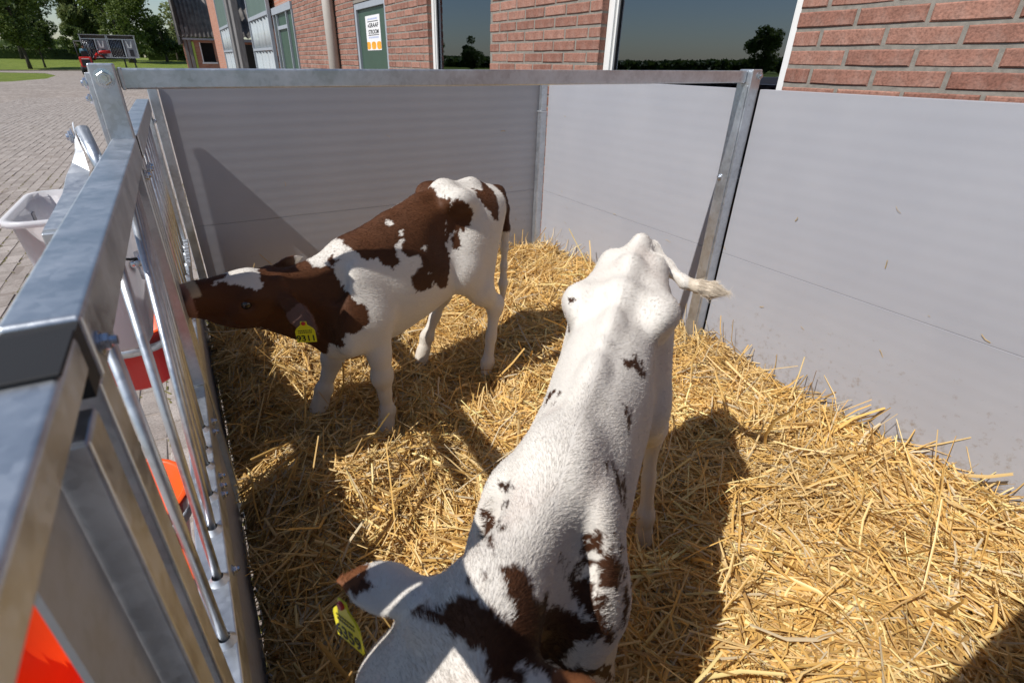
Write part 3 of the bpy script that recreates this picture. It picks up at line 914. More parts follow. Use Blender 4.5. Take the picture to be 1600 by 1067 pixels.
def gate(label, y0, y1, bars, plate=None, zb=1.123):
    t = empty('gate', (-.115, (y0+y1)/2, .03)); tag(t, label, 'gate', 'gates along the open side of the pen')
    MB().box((-.139, y0, zb), (-.090, y1, 1.176)).build('top_rail', G, t, bevel=.0045)
    for a in (y0+.0005, y1-.0465):
        MB().box((-.1345, a, .5515), (-.0945, a+.046, 1.1215)).build('end_post', G, t, bevel=.004)
    MB().box((-.149, y0, .455), (-.0985, y1, .5505)).build('bottom_beam', G, t, bevel=.004)
    MB().box((-.131, y0+.01, .03), (-.110, y1-.01, .4535)).build('lower_board', M['panel'], t, bevel=.002)
    for y in bars:
        y, yt = y if isinstance(y, tuple) else (y, y)
        b = MB().tube([(-.116, y, .551), (-.116, yt, 1.122)], .0070, 12).build('bar', G, t, smooth=True)
        MB().lathe((-.116, y, .5505), [(.0175, 0), (.0135, .004), (.0095, .010)], 12).build('weld', M['galv_rough'], b, smooth=True)
    if plate:
        MB().box((-.1205, plate[0], .552), (-.1165, plate[1], 1.122)).build('plate', M['galv_dull'], t)
    return t
g1 = gate('galvanised gate of round bars beside the white bucket', .43, 1.487, [(.622, .618), (.745, .86), (.869, 1.255), (.968, 1.315), (1.07, 1.360), (1.13, 1.385), (1.22, 1.415)], None)
MB().box((-.1365, 1.372, .552), (-.1305, 1.435, 1.122)).build('latch_plate', G, g1, bevel=.001)
g2 = gate('far galvanised gate between bracket post and dark back panel', 1.575, 2.950, [1.74, 1.90, 2.06, 2.22, 2.38, 2.54, 2.70, 2.82], None)
g3 = gate('near galvanised gate end blurred at the left edge', -.30, .398, [-.20], (.262, .345), 1.147)
for (y0, y1, gg) in ((.3985, .4295, g1), (1.553, 1.5745, g2)):
    MB().box((-.136, y0, 1.127), (-.093, y1, 1.172)).build('rail_gap_plug', M['black_rubber'], gg)
MB().box((-.1395, .335, 1.1765), (-.0895, .398, 1.1795)).build('rubber_pad', M['black_rubber'], g3, bevel=.001)
bolt((-.0898, .447, 1.146), (1, 0, 0), .0065, g1)
bolt((-.0940, 1.462, 1.10), (1, 0, 0), .010, g1)
for y in (.80, 1.02, 1.05, 1.085, 1.27, 1.32): bolt((-.0982, y, .505), (1, 0, 0), .0075, g1)
for y in (1.61, 1.66, 2.9): bolt((-.0940, y, 1.09), (1, 0, 0), .0085, g2)
for k in range(7): MB().box((-.106, 2.50+.055*k, .551), (-.086, 2.535+.055*k, .575)).build('hinge_knuckle', M['galv_rough'], g2, bevel=.003)
t = empty('corner_upright', (-.07, 2.95, 0)); tag(t, 'narrow galvanised upright in the shaded back corner by the gate', 'post')
MB().box((-.088, 2.9655, .02), (-.050, 2.9712, 1.24)).build('tube', G, t, bevel=.003)

# bucket bracket: twisted flat strap welded to a short tube, with a bolt through it
t = empty('bucket_bracket', (-.165, 1.42, 1.05)); tag(t, 'twisted galvanised strap with short tube and bolt holding the white bucket', 'bracket')
MB().tube([(-.152, 1.34, 1.10), (-.176, 1.42, 1.205)], .0125, 14).build('tube', G, t, smooth=True)
vs, fs = [], []
prof = [((-.190,1.425,1.205),0.0,.014),((-.1935,1.405,1.18),.1,.015),((-.196,1.385,1.155),.5,.016),((-.199,1.35,1.13),.95,.019),((-.200,1.26,1.11),1.0,.020),((-.200,1.14,1.105),1.0,.020),((-.200,1.02,1.100),1.0,.020)]
for (p, tw, hw) in prof:
    a = tw*math.pi/2
    d = Vector((math.cos(a), 0, 0)) + Vector((0, .35, -1))*math.sin(math.pi/2*(1-tw))*1.0
    d = Vector((math.sin(a), .0, 0)) + Vector((0, .6, .8))*math.cos(a)
    p = Vector(p); n_ = Vector((0, 0, .0022)) + Vector((.0015, 0, 0))
    for s in (-1, 1):
        vs += [p + d*hw*s - n_, p + d*hw*s + n_]
for i in range(len(prof)-1):
    a = i*4; b = a+4
    fs += [(a,b,b+2,a+2), (a+1,a+3,b+3,b+1), (a,a+1,b+1,b), (a+2,b+2,b+3,a+3)]
fs += [(0,2,3,1), (len(vs)-4, len(vs)-3, len(vs)-1, len(vs)-2)]
mesh_obj('strap', vs, fs, M['galv_rough'], t)
MB().box((-.221, 1.012, 1.068), (-.179, 1.022, 1.0985)).build('hook', G, t, bevel=.002)
bolt((-.188, 1.428, 1.190), (1, .2, .0), .011, t); bolt((-.196, 1.428, 1.190), (-1, -.2, 0), .011, t)

# white translucent teat bucket
def mat_trans(name, col, rough=.35):
    m, nt, bs = new_mat(name)
    bs.inputs['Base Color'].default_value = (*col, 1); bs.inputs['Roughness'].default_value = rough
    bs.inputs['Subsurface Weight'].default_value = 0.0
    tr = nt.nodes.new('ShaderNodeBsdfTranslucent'); tr.inputs[0].default_value = (*[c*.95 for c in col], 1)
    mx = nt.nodes.new('ShaderNodeMixShader'); mx.inputs[0].default_value = 0.42
    nt.links.new(bs.outputs[0], mx.inputs[1]); nt.links.new(tr.outputs[0], mx.inputs[2])
    nt.links.new(mx.outputs[0], nt.nodes['Material Output'].inputs[0])
    return m
M['milky'] = mat_trans('milky_plastic', (.88, .87, .89))
def rrect(cx, cy, hx, hy, r, n=5):
    out = []
    for sx, sy, a0 in ((1,1,0),(-1,1,90),(-1,-1,180),(1,-1,270)):
        for k in range(n):
            a = R(a0 + 90*k/(n-1)); out.append((cx+sx*(hx-r)+r*math.cos(a), cy+sy*(hy-r)+r*math.sin(a)))
    return out
def tub(name, label, cx, cy, z0, z1, b, tp, mat, parts):
    t = empty(name, (cx, cy, z0)); tag(t, label, 'bucket')
    rings = [(z0+.012, b[0]-.02, b[1]-.02, .05, 0), (z0, b[0]-.008, b[1]-.008, .05, 0), (z0+.012, b[0], b[1], .055, 0),
             (lerp_(z0,z1,.5), (b[0]+tp[0])/2, (b[1]+tp[1])/2, .05, 0), (z1-.012, tp[0]-.002, tp[1]-.002, .045, 0), (z1-.012, tp[0]+.012, tp[1]+.012, .05, 0), (z1, tp[0]+.012, tp[1]+.012, .05, 0), (z1, tp[0], tp[1], .045, 0),
             (lerp_(z0,z1,.5), (b[0]+tp[0])/2-.003, (b[1]+tp[1])/2-.003, .05, 0), (z0+.016, b[0]-.003, b[1]-.003, .05, 0), (z0+.008, b[0]-.03, b[1]-.03, .04, 0)]
    m = MB(); vs = []; fs = []
    n = 20
    for (z, hx, hy, r, _) in rings: vs += [(x, y, z) for x, y in rrect(cx, cy, hx, hy, r)]
    for i in range(len(rings)-1):
        for k in range(n): fs.append((i*n+k, i*n+(k+1) % n, (i+1)*n+(k+1) % n, (i+1)*n+k))
    fs.append(tuple(range(n))[::-1]); fs.append(tuple((len(rings)-1)*n+k for k in range(n)))
    mesh_obj('tub', vs, fs, mat, t, smooth=True)
    return t
lerp_ = lambda a, b, k: a+(b-a)*k
bk = tub('teat_bucket', 'milky white plastic bucket hanging outside the gate', -.262, 1.575, .690, 1.035, (.080, .135), (.100, .165), M['milky'], None)
MB().box((-.3615, 1.63, .985), (-.3565, 1.655, 1.005)).build('grip_slot', M['grey_band'], bk)
MB().tube([(-.185, 1.46, .905), (-.152, 1.46, .905)], .0135, 14).build('teat_valve', M['zinc_bolt'], bk, smooth=True)
MB().tube([(-.152, 1.46, .93), (-.152, 1.46, .865)], .0115, 14).build('teat', M['zinc_bolt'], bk, smooth=True)
MB().tube([(-.20, 1.43, .93), (-.17, 1.44, .92), (-.152, 1.46, .915)], .003, 8).build('clip_wire', M['dark_metal'], bk, smooth=True)

# feed bowls in rings outside the gate
def bowl(label, cx, cy, zr, r):
    t = empty('feed_bowl', (cx, cy, zr-.2)); tag(t, label, 'bowl', 'red and orange feed bowls outside the gate')
    MB().lathe((cx, cy, zr), [(.0, -.205), (r*.66, -.205), (r*.72, -.195), (r*.97, -.012), (r*1.05, -.010), (r*1.06, 0.0)], 32).build('shell', M['red_plastic'], t, smooth=True)
    MB().lathe((cx, cy, zr), [(r*1.06, .0005), (r*1.0, .004), (r*.955, 0), (r*.70, -.185), (.0, -.19)], 32).build('lining', M['orange_plastic'], t, smooth=True)
    MB().lathe((cx, cy, zr), [(r*.99, -.062), (r*1.012, -.062), (r*1.035, -.034), (r*1.015, -.034)], 32).build('holding_ring', M['galv_rough'], t, smooth=True)
    MB().box((cx+r*1.0, cy-.02, zr-.055), (-.1495, cy+.02, zr-.045)).build('ring_arm', G, t)
bowl('red feed bowl under the white bucket', -.295, 1.93, .57, .130)
bowl('orange lined feed bowl seen through the gate bars', -.280, 1.075, .53, .120)
bowl('red feed bowl nearest the camera, mostly behind the gate end', -.315, .800, .53, .150)
# ------------------------------------------------------------------ straw bedding
def straw_h(x, y):
    p = np.stack([x, y, np.zeros_like(x)], 1)
    t = np.clip((y-1.5)/.65, 0, 1); t = t*t*(3-2*t)
    h = .150 + .070*t
    h += .025*np.clip((x-1.7)/.3, 0, 1)*np.clip((y-1.2)/1.2, 0, 1)
    h += .075*(fbm(p, 3.1, 61, 2)-.5) + .050*(fbm(p, 8.5, 77, 2)-.5)
    for hx, hy in ((.45,1.565),(.90,1.60),(.26,1.86),(.72,1.93),(.93,.72),(.93,.93),(.30,.36),(.42,.49)):
        d2 = ((x-hx)**2+(y-hy)**2)/.09**2
        h -= .045*np.exp(-d2)
    h -= .05*np.clip((.02-x)/.1, 0, 1)
    return h
def mat_straw():
    m, nt, bs = new_mat('straw')
    at = nt.nodes.new('ShaderNodeAttribute'); at.attribute_name = 'coat'
    nt.links.new(at.outputs['Color'], bs.inputs['Base Color'])
    bs.inputs['Roughness'].default_value = 0.42; bs.inputs['Specular IOR Level'].default_value = 0.4
    tr = nt.nodes.new('ShaderNodeBsdfTranslucent'); nt.links.new(at.outputs['Color'], tr.inputs[0])
    mx = nt.nodes.new('ShaderNodeMixShader'); mx.inputs[0].default_value = 0.24
    nt.links.new(bs.outputs[0], mx.inputs[1]); nt.links.new(tr.outputs[0], mx.inputs[2])
    nt.links.new(mx.outputs[0], nt.nodes['Material Output'].inputs[0])
    return m
M['straw'] = mat_straw()
SX0, SX1, SY0, SY1 = -.095, 1.992, -.015, 2.965
nx, ny = 150, 210
gx, gy = np.meshgrid(np.linspace(SX0, SX1, nx), np.linspace(SY0, SY1, ny), indexing='ij')
hz = straw_h(gx.ravel(), gy.ravel()) - .016
I_ = np.arange(nx*ny).reshape(nx, ny)
F_ = np.stack([I_[:-1,:-1].ravel(), I_[1:,:-1].ravel(), I_[1:,1:].ravel(), I_[:-1,1:].ravel()], 1)
bed = mesh_obj('straw_bedding', np.stack([gx.ravel(), gy.ravel(), hz], 1), F_, mat_simple('straw_litter', (.40, .26, .095), .9, var=.5, scale=60, bmp=1.0), smooth=True)
tag(bed, 'deep golden straw covering the floor of the pen', 'straw', kind='stuff')

def straws(name, n, seed, xy=None, lmin=.05, lmax=.24, zoff=(-.016, .016), tilt=.16, w=(.0013, .0029), parent=None, up=0.0):
    r = np.random.default_rng(seed)
    if xy is None:
        x = r.uniform(SX0+.015, SX1-.01, n); y = r.uniform(SY0+.02, SY1-.01, n)
    else: x, y = xy
    p = np.stack([x, y, np.zeros(n)], 1)
    L = lmin + (lmax-lmin)*r.random(n)**2.2
    yaw = r.random(n)*2*np.pi
    cl = fbm(p, 4.5, 91, 2)*4*np.pi
    use = r.random(n) < .45
    yaw = np.where(use, cl + r.normal(0, .35, n), yaw)
    pit = r.normal(0, tilt, n) + up*r.random(n)
    steep = r.random(n) < .05
    pit = np.where(steep, r.normal(.5, .35, n), pit)
    e = .03
    gx_ = (straw_h(x+e, y)-straw_h(x-e, y))/(2*e); gy_ = (straw_h(x, y+e)-straw_h(x, y-e))/(2*e)
    d = np.stack([np.cos(yaw), np.sin(yaw), gx_*np.cos(yaw)+gy_*np.sin(yaw)+np.tan(np.clip(pit, -1.2, 1.2))], 1)
    d /= np.linalg.norm(d, axis=1)[:, None]
    s = np.stack([-np.sin(yaw), np.cos(yaw), np.zeros(n)], 1)
    u = np.cross(d, s)
    roll = r.normal(0, .7, n)[:, None]
    s, u = s*np.cos(roll)+u*np.sin(roll), u*np.cos(roll)-s*np.sin(roll)
    c0 = p.copy(); c0[:, 2] = straw_h(x, y) + r.uniform(*zoff, n) + .35*L*np.maximum(np.sin(pit), 0)
    K = 4
    t = np.linspace(-.5, .5, K)
    bend = r.normal(0, .14, n); bend2 = r.normal(0, .08, n)
    kink = (r.random(n) < .22)*r.normal(0, .5, n); kp = r.uniform(-.25, .25, n)
    rows = []
    for k in range(K):
        off = bend*(t[k]**2-.08)*2 ; off2 = bend2*(t[k]**2-.08)*2
        off = off + kink*np.maximum(t[k]-kp, 0)
        c = c0 + d*(t[k]*L)[:, None] + s*(off*L)[:, None] + u*(off2*L)[:, None]
        rows.append(c)
    wd = r.uniform(*w, n)*np.where(r.random(n) < .18, 1.7, 1.0)
    V = np.zeros((n, K, 3, 3))
    for k in range(K):
        tp = .85 if k in (0, K-1) else 1.0
        V[:, k, 0] = rows[k] - s*(wd*tp)[:, None]
        V[:, k, 1] = rows[k] + u*(wd*.75*tp)[:, None]
        V[:, k, 2] = rows[k] + s*(wd*tp)[:, None]
    V[:, :, :, 0] = np.clip(V[:, :, :, 0], SX0-.01, SX1+.005); V[:, :, :, 1] = np.clip(V[:, :, :, 1], SY0, SY1+.004)
    base = (np.arange(n)*K*3)[:, None]
    fl = []
    for k in range(K-1):
        for j in range(2):
            a = k*3+j
            fl.append([a, a+1, a+4, a+3])
    Fq = (base[:, :, None] + np.array(fl)[None]).reshape(-1, 4)
    gold, pale, brown, grey = np.array([.66,.42,.135]), np.array([.80,.58,.265]), np.array([.46,.28,.10]), np.array([.60,.50,.33])
    a = r.random(n); col = np.where((a < .44)[:, None], gold, np.where((a < .78)[:, None], pale, np.where((a < .92)[:, None], brown, grey)))
    col = col*(.75+.5*r.random((n, 1)))*(.84+.40*fbm(p, 2.6, 33, 2))[:, None]
    cols = np.repeat(col, K*3, axis=0).clip(0, .9)
    o = mesh_obj(name, V.reshape(-1, 3), Fq, M['straw'], parent, smooth=True)
    set_colors(o.data, 'coat', cols)
    return o
a = straws('straw_stalks', 68000, 21, parent=bed); a['kind'] = 'stuff'
r_ = np.random.default_rng(8)
a = straws('straw_stalks', 9000, 22, lmin=.12, lmax=.34, zoff=(.004, .022), tilt=.10, w=(.0018, .0034), parent=bed); a['kind'] = 'stuff'
n = 420
xw = np.concatenate([r_.uniform(1.90, 1.985, n//2), r_.uniform(.1, 1.95, n//4), r_.uniform(-.07, .0, n-n//2-n//4)])
yw = np.concatenate([r_.uniform(.1, 2.9, n//2), r_.uniform(2.88, 2.955, n//4), r_.uniform(.4, 2.9, n-n//2-n//4)])
a = straws('loose_stalks', n, 23, xy=(xw, yw), lmin=.06, lmax=.22, zoff=(.0, .03), tilt=.35, w=(.0013, .0022), parent=bed, up=.9); a['kind'] = 'stuff'
a = straws('chaff', 16000, 24, lmin=.008, lmax=.035, zoff=(-.006, .014), tilt=.25, w=(.0008, .0020), parent=bed); a['kind'] = 'stuff'
# single stalks and flecks stuck to the boards
sm = MB(); rs = random.Random(9)
for k in range(46):
    L = rs.uniform(.006, .035); an = rs.uniform(0, math.pi); z = .2 + rs.random()**1.6*.95
    if k % 2: p = Vector((1.9985, rs.uniform(.2, 2.8), z)); d = Vector((0, math.cos(an), math.sin(an))); nn = Vector((-1, 0, 0))
    else: p = Vector((rs.uniform(.15, 1.85), 2.9705, z)); d = Vector((math.cos(an), 0, math.sin(an))); nn = Vector((0, -1, 0))
    s_ = d.cross(nn); w_ = rs.uniform(.0006, .0016)
    q = p + d*L*.5 + s_*L*rs.uniform(-.25, .25) + nn*.004
    sm.add([p-d*L*.5-s_*w_+nn*.001, p-d*L*.5+s_*w_+nn*.001, p+s_*w_+nn*.003, p-s_*w_+nn*.003, q+s_*w_, q-s_*w_], [(0,1,2,3), (3,2,4,5)])
o = sm.build('stuck_stalks', mat_simple('stuck_straw', (.50, .36, .15), .7, var=.4, scale=30), bed); o['kind'] = 'stuff'
# ------------------------------------------------------------------ calves
M['hide'] = mat_attr('calf_hide', 0.62, 0.25)
M['hair'] = mat_attr('calf_hair', 0.55, 0.25)
M['eye'] = mat_simple('calf_eye', (0.012, 0.008, 0.006), 0.08, var=0.2, spec=0.8)
M['tag_yellow'] = mat_simple('tag_yellow', (0.80, 0.70, 0.02), 0.4, var=0.06)
M['tag_print'] = mat_simple('tag_print', (0.01, 0.01, 0.01), 0.5, var=0.1)
M['tag_red'] = mat_simple('tag_stud', (0.5, 0.03, 0.02), 0.4, var=0.1)

WHITE = np.array([0.72, 0.68, 0.62]); BROWN = np.array([0.092, 0.034, 0.0125]); DARK = np.array([0.035, 0.016, 0.010])
PINK = np.array([0.50, 0.27, 0.20]); CREAM = np.array([0.62, 0.50, 0.34])

def lerp(a, b, t): return np.asarray(a, float)*(1-t)+np.asarray(b, float)*t

def calf_field(c, h=0.006):
    lo, hi = c['box']
    f = Field(lo, hi, h)
    z = c['z']                                    # scale of thicknesses
    E = lambda p, r, k=0.05, axes=None, op='u': f.ell(p, [q*z for q in r], k, op, axes)
    C = lambda a, b, ra, rb, k=0.03, op='u', sq=None: f.cone(a, b, ra*z, rb*z, k, op, sq)
    sp = [np.array(p, float) for p in c['spine']]   # tailhead, rump, hip, loin, back, withers (top line)
    th, ru, hip, loin, back, wi = sp
    dn = lambda p, d, v=0.0, s=0.0: np.array([p[0]+s*z, p[1]+v*z, p[2]-d*z])
    # barrel as overlapping ellipsoids that follow the top line
    E(dn(lerp(back, loin, .45), .207), (.26, .146, .190), .06)
    E(dn(lerp(back, wi, .35), .215), (.22, .134, .200), .06)
    E(dn(lerp(loin, hip, .3), .160), (.20, c.get('loin_w', .116), .150), .06)
    E(dn(wi, .188, s=.0), (.135, .104, .184), .06)
    E(dn(lerp(hip, ru, .6), .148), (.16, .108, .138), .06)
    E(dn(ru, .14, s=.0), (.12, .078, .115), .05)
    # belly sag and hollow flank
    E(dn(lerp(back, loin, .6), .27), (.22, .125, .115), .07)
    hk_ = c.get('hook', 1.0)
    # spine ridge
    for a, b, r in ((th, ru, .026), (ru, hip, .024), (hip, loin, .020), (loin, back, .018), (back, wi, .022)):
        C(dn(a, .016), dn(b, .016), r*.85, r*.85, .040)
    for i in range(5):                             # faint vertebrae
        p = lerp(hip, back, .12+.2*i); E(dn(p, .014), (.012, .010, .012), .025)
    for s in (1, -1):
        C(dn(hip, .040, s*.090*hk_, .03), dn(hip, .062, s*.100*hk_, -.02), .017, .016, .06)     # hook bones
        C(dn(hip, .032, s*.03), dn(hip, .046, s*.088*hk_), .026, .018, .06)
        E(dn(th, .048, s*c.get('pin', .048), .012), (.040, .030, .036), .05)                          # pin bones
        C(dn(hip, .05, s*.092*hk_, -.01), dn(th, .055, s*.045, .02), .026, .026, .07)
        E(dn(wi, .055, s*.038, -.02), (.070, .030, .058), .05)                         # top of shoulder blade
        E(dn(wi, .175, s*.090, .005), (.080, .046, .130), .045, axes=((1,0,-.25),(0,1,0),(.25,0,1)))
        E(dn(wi, .275, s*.092, .060), (.066, .050, .072), .045)                         # point of shoulder
        # hollow in front of the hook bone
        E(dn(lerp(hip, loin, .50), .125, s*c.get('hollow', .160)), (.080, .055, .065), .07, op='s')
    for s, L in ((1, c['hindL']), (-1, c['hindR'])):
        st, hk, fe, ho = [np.array(p, float) for p in L]       # stifle, hock, fetlock, hoof tip
        top = dn(lerp(hip, ru, .75), .150, s*.072)
        C(top, st+np.array([-.035*z, -s*.015, .04*z]), .090, .074, .05, sq=((0,1,0), .82))
        C(top+np.array([-.050*z, 0, .01]), lerp(st, hk, .45)+np.array([-.03*z,0,0]), .075, .040, .05, sq=((0,1,0), .8))
        C(st, lerp(st, hk, .55), .064, .044, .04, sq=((0,1,0), .85))
        C(lerp(st, hk, .5), hk, .044, .031, .03)
        back_dir = np.array([-.024*z, 0, .018*z])
        C(lerp(st, hk, .7)+np.array([-.03*z,0,.005]), hk+back_dir, .014, .018, .02)        # tendon and hock point
        E(hk, (.034, .029, .042), .025)
        C(hk, lerp(hk, fe, .55), .029, .0215, .025, sq=((0,1,0), .9))
        C(lerp(hk, fe, .5), fe, .0215, .024, .02)
        E(fe, (.029, .028, .028), .02)
        C(fe, lerp(fe, ho, .6), .025, .027, .018)
        C(lerp(fe, ho, .55), ho, .029, .033, .012)
    for s, L in ((1, c['foreL']), (-1, c['foreR'])):
        el, kn, fe, ho = [np.array(p, float) for p in L]       # elbow, knee, fetlock, hoof tip
        C(dn(wi, .22, s*.085, .02), el+np.array([.015*z, 0, .03*z]), .080, .062, .05, sq=((0,1,0), .75))
        C(el, lerp(el, kn, .6), .058, .038, .04, sq=((0,1,0), .88))
        C(lerp(el, kn, .55), kn, .038, .034, .03)
        E(kn+np.array([.006,0,0]), (.036, .034, .044), .025)
        C(kn, lerp(kn, fe, .5), .031, .0225, .025)
        C(lerp(kn, fe, .45), fe, .0225, .025, .02)
        E(fe, (.029, .029, .028), .02)
        C(fe, lerp(fe, ho, .6), .025, .027, .018)
        C(lerp(fe, ho, .55), ho, .030, .034, .012)
    g_ = c.get('groove', .6)
    for s in (1, -1):
        E(dn(wi, .085, s*.070, .115), (.060, .022*g_+.006, .085), .045, axes=((1,-s*.35,-.5),(s*.35,1,0),(.5,0,1)), op='s')
    # neck
    hd = {k: np.array(v, float) for k, v in c['head'].items()}
    P, Fw, U, Lf = hd['poll'], hd['fwd'], hd['up'], hd['left']
    Fw = Fw/np.linalg.norm(Fw); Lf = Lf - Fw*(Lf@Fw); Lf /= np.linalg.norm(Lf); U = np.cross(Fw, Lf)
    if U@hd['up'] < 0: U = -U
    hz = c.get('hz', 1.0)
    at = lambda a, b, u: P + z*hz*(a*Fw + b*Lf + u*U)
    E0, C0 = E, C
    E = lambda p, r, k=0.05, axes=None, op='u': f.ell(p, [q*z*hz for q in r], k, op, axes)
    CH = lambda a, b, ra, rb, k=0.03, op='u', sq=None: f.cone(a, b, ra*z*hz, rb*z*hz, k, op, sq)
    nb = dn(wi, .165, s=.045)
    C(nb, at(-.005, 0, -.062), *c.get('neck', (.100, .064)), .06, sq=((0,1,0), .80))
    C(dn(wi, .05, s=.02), at(-.01, 0, -.018), .036, .032, .05)                          # crest
    C(dn(wi, .30, s=.08), at(.05, 0, -.13), .054, .038, .06, sq=((0,1,0), .7))           # throat, dewlap
    E0(dn(wi, .315, s=.055), (.066, .055, .066), .06)                                      # brisket
    # head
    ax = (Fw, Lf, U)
    E(at(.045, 0, -.050), (.090, .066, .062), .03, axes=ax)
    E(at(.085, 0, -.040), (.085, .060, .050), .03, axes=ax)
    CH(at(.06, 0, -.075), at(.235, 0, -.073), .062, .040, .03, sq=(Lf, .92))
    E(at(.100, 0, -.120), (.085, .040, .044), .03, axes=ax)
    CH(at(.10, 0, -.125), at(.235, 0, -.098), .034, .024, .03, sq=(Lf, 1.1))
    E(at(.250, 0, -.070), (.040, .040, .036), .02, axes=ax)
    E(at(.238, 0, -.104), (.034, .030, .016), .014, axes=ax)
    CH(at(.10, 0, -.010), at(.22, 0, -.042), .026, .022, .03)                            # nose bridge
    for s in (1, -1):
        E(at(.100, s*.056, -.036), (.030, .016, .022), .022, axes=ax)                   # brow
        E(at(.110, s*.052, -.095), (.045, .018, .034), .03, axes=ax)                    # cheek
        E(at(.276, s*.021, -.058), (.010, .008, .009), .010, op='s', axes=ax)           # nostril
        E(at(.118, s*.069, -.056), (.017, .008, .013), .010, op='s', axes=ax)           # eye socket
        E(at(.025, s*.034, .004), (.014, .014, .012), .02, axes=ax)                     # horn bud
    C(at(.185, .034, -.094), at(.27, .022, -.092), .004, .004, .006, op='s')
    C(at(.185, -.034, -.094), at(.27, -.022, -.092), .004, .004, .006, op='s')
    # ears: flat cups
    ears = []
    for s, key in ((1, 'earL'), (-1, 'earR')):
        b = at(.018, s*.060, -.030)
        t, open_ = hd[key], hd[key+'_open']
        d = (t-b); Ln = np.linalg.norm(d); d /= Ln
        o = open_-d*(open_@d); o /= np.linalg.norm(o)
        w = np.cross(d, o)
        C(at(.02, s*.040, -.035), b+d*.03, .026, .020, .02)
        E0(b+d*Ln*.46, np.array([Ln*.42, .031*z, .011*z])/z, .014, axes=(d, w, o))
        f.cone(b+d*Ln*.48, b+d*Ln*.97, .028*z, .007*z, .012, 'u', (o, .32))
        E0(b+d*Ln*.52+o*.0135*z, np.array([Ln*.42, .024*z, .010*z])/z, .008, op='s', axes=(d, w, o))
        ears.append((b, d, o, w, Ln))
    # tail
    tl = [np.array(p, float) for p in c['tail']]
    rs = c.get('tail_r', [.026, .022, .018, .015, .013, .018, .010])
    C(th+np.array([.03,0,-.018]), tl[0], .024, .024, .035)
    for i in range(len(tl)-1):
        f.cone(tl[i], tl[i+1], rs[min(i, len(rs)-1)]*z, rs[min(i+1, len(rs)-1)]*z, .02)
    return f, at, ax, ears

def ear_skin(c, p, n, col):
    for (b, d, o, w, Ln) in c.get('ears_', []):
        q = p-b; t = q@d
        m = (t > .30*Ln) & (t < 1.0*Ln) & (np.abs(q@w) < .034) & (np.abs(q@o) < .05) & (n@o > .25)
        col = np.where(m[:, None], col*.45 + PINK*.32, col)
    return col

def to_world(c, p):
    A, f, l = np.array(c['A']), np.array(c['f']), np.array(c['l'])
    p = np.asarray(p, float)
    xy = A + p[..., :1]*f + p[..., 1:2]*l
    return np.concatenate([xy, p[..., 2:3]], -1)

def dir_world(c, d):
    f, l = np.array(c['f']), np.array(c['l'])
    d = np.asarray(d, float)
    return np.concatenate([d[..., :1]*f + d[..., 1:2]*l, d[..., 2:3]], -1)

def make_calf(name, c, coat, label, nhair, hlen, root_z):
    f, at, ax, ears = calf_field(c, c.get('h', 0.006))
    V, Fc = f.mesh(2)
    V = c['warp'](V)
    N, area = vert_normals(V, Fc)
    root = empty(name, (c['A'][0]+.35*c['f'][0], c['A'][1]+.35*c['f'][1], root_z))
    tag(root, label, 'calf', 'calves in the straw pen')
    W = to_world(c, V)
    body = mesh_obj('body', W, Fc, M['hide'], root, smooth=True)
    c['ears_'] = ears
    set_colors(body.data, 'coat', coat(V, N)*0.95)
    # hair
    cum = np.cumsum(area*c['hair_w'](V[Fc].mean(1), N[Fc].mean(1))); cum /= cum[-1]
    r_ = np.random.default_rng(5)
    q = np.searchsorted(cum, r_.random(nhair)); q = np.clip(q, 0, len(Fc)-1)
    a, b = r_.random(nhair), r_.random(nhair)
    P4 = V[Fc[q]]; N4 = N[Fc[q]]
    wt = np.stack([(1-a)*(1-b), a*(1-b), a*b, (1-a)*b], 1)[:, :, None]
    p = (P4*wt).sum(1); n = (N4*wt).sum(1); n /= np.linalg.norm(n, axis=1)[:, None]
    flow = c['flow'](p)
    j = np.stack([fbm(p, 24, 5)-.5, fbm(p, 24, 9)-.5, fbm(p, 24, 13)-.5], 1)
    flow = flow + .30*j
    tdir = flow - n*(flow*n).sum(1)[:, None]
    tdir /= np.maximum(np.linalg.norm(tdir, axis=1), 1e-6)[:, None]
    tdir += r_.normal(0, .10, tdir.shape)
    L = hlen*c['hair_l'](p)*(0.7+.6*r_.random(nhair))
    lift = 0.05+0.10*r_.random(nhair)
    p0 = p - n*0.0015
    p1 = p + (tdir*0.5 + n*lift[:, None]*0.55)*L[:, None]
    p2 = p + (tdir*1.0 + n*lift[:, None]*0.62)*L[:, None]
    pts = to_world(c, np.stack([p0, p1, p2], 1)) - np.array(wloc(root))
    col = coat(p, n)
    col = col*(0.90+0.20*r_.random((nhair, 1)))
    cu = bpy.data.hair_curves.new('coat_hair')
    cu.add_curves([3]*nhair)
    cu.attributes['position'].data.foreach_set('vector', pts.astype(np.float32).ravel())
    ra = cu.attributes.new('radius', 'FLOAT', 'POINT')
    rad = np.tile(np.array([1.0, .8, .12], np.float32)*c.get('hair_r', .00042), nhair)
    ra.data.foreach_set('value', rad)
    ca = cu.attributes.new('coat', 'FLOAT_COLOR', 'CURVE')
    c4 = np.ones((nhair, 4), np.float32); c4[:, :3] = col
    ca.data.foreach_set('color', c4.ravel())
    cu.materials.append(M['hair'])
    ho = bpy.data.objects.new('coat_hair', cu); ho.parent = root; link(ho)
    ho['kind'] = 'stuff'
    # eyes
    z = c['z']
    for s in (1, -1):
        e = MB().lathe((0,0,0), [(.0175*math.sin(t)*z, -.0175*math.cos(t)*z) for t in np.linspace(0, math.pi, 9)], 14)
        cpos = to_world(c, at(.118, s*.0535, -.056))
        e.v = [tuple(np.array(p_)+cpos) for p_ in e.v]
        e.build('eye', M['eye'], root, smooth=True)
    return root, at, ax, ears, (V, Fc, N)

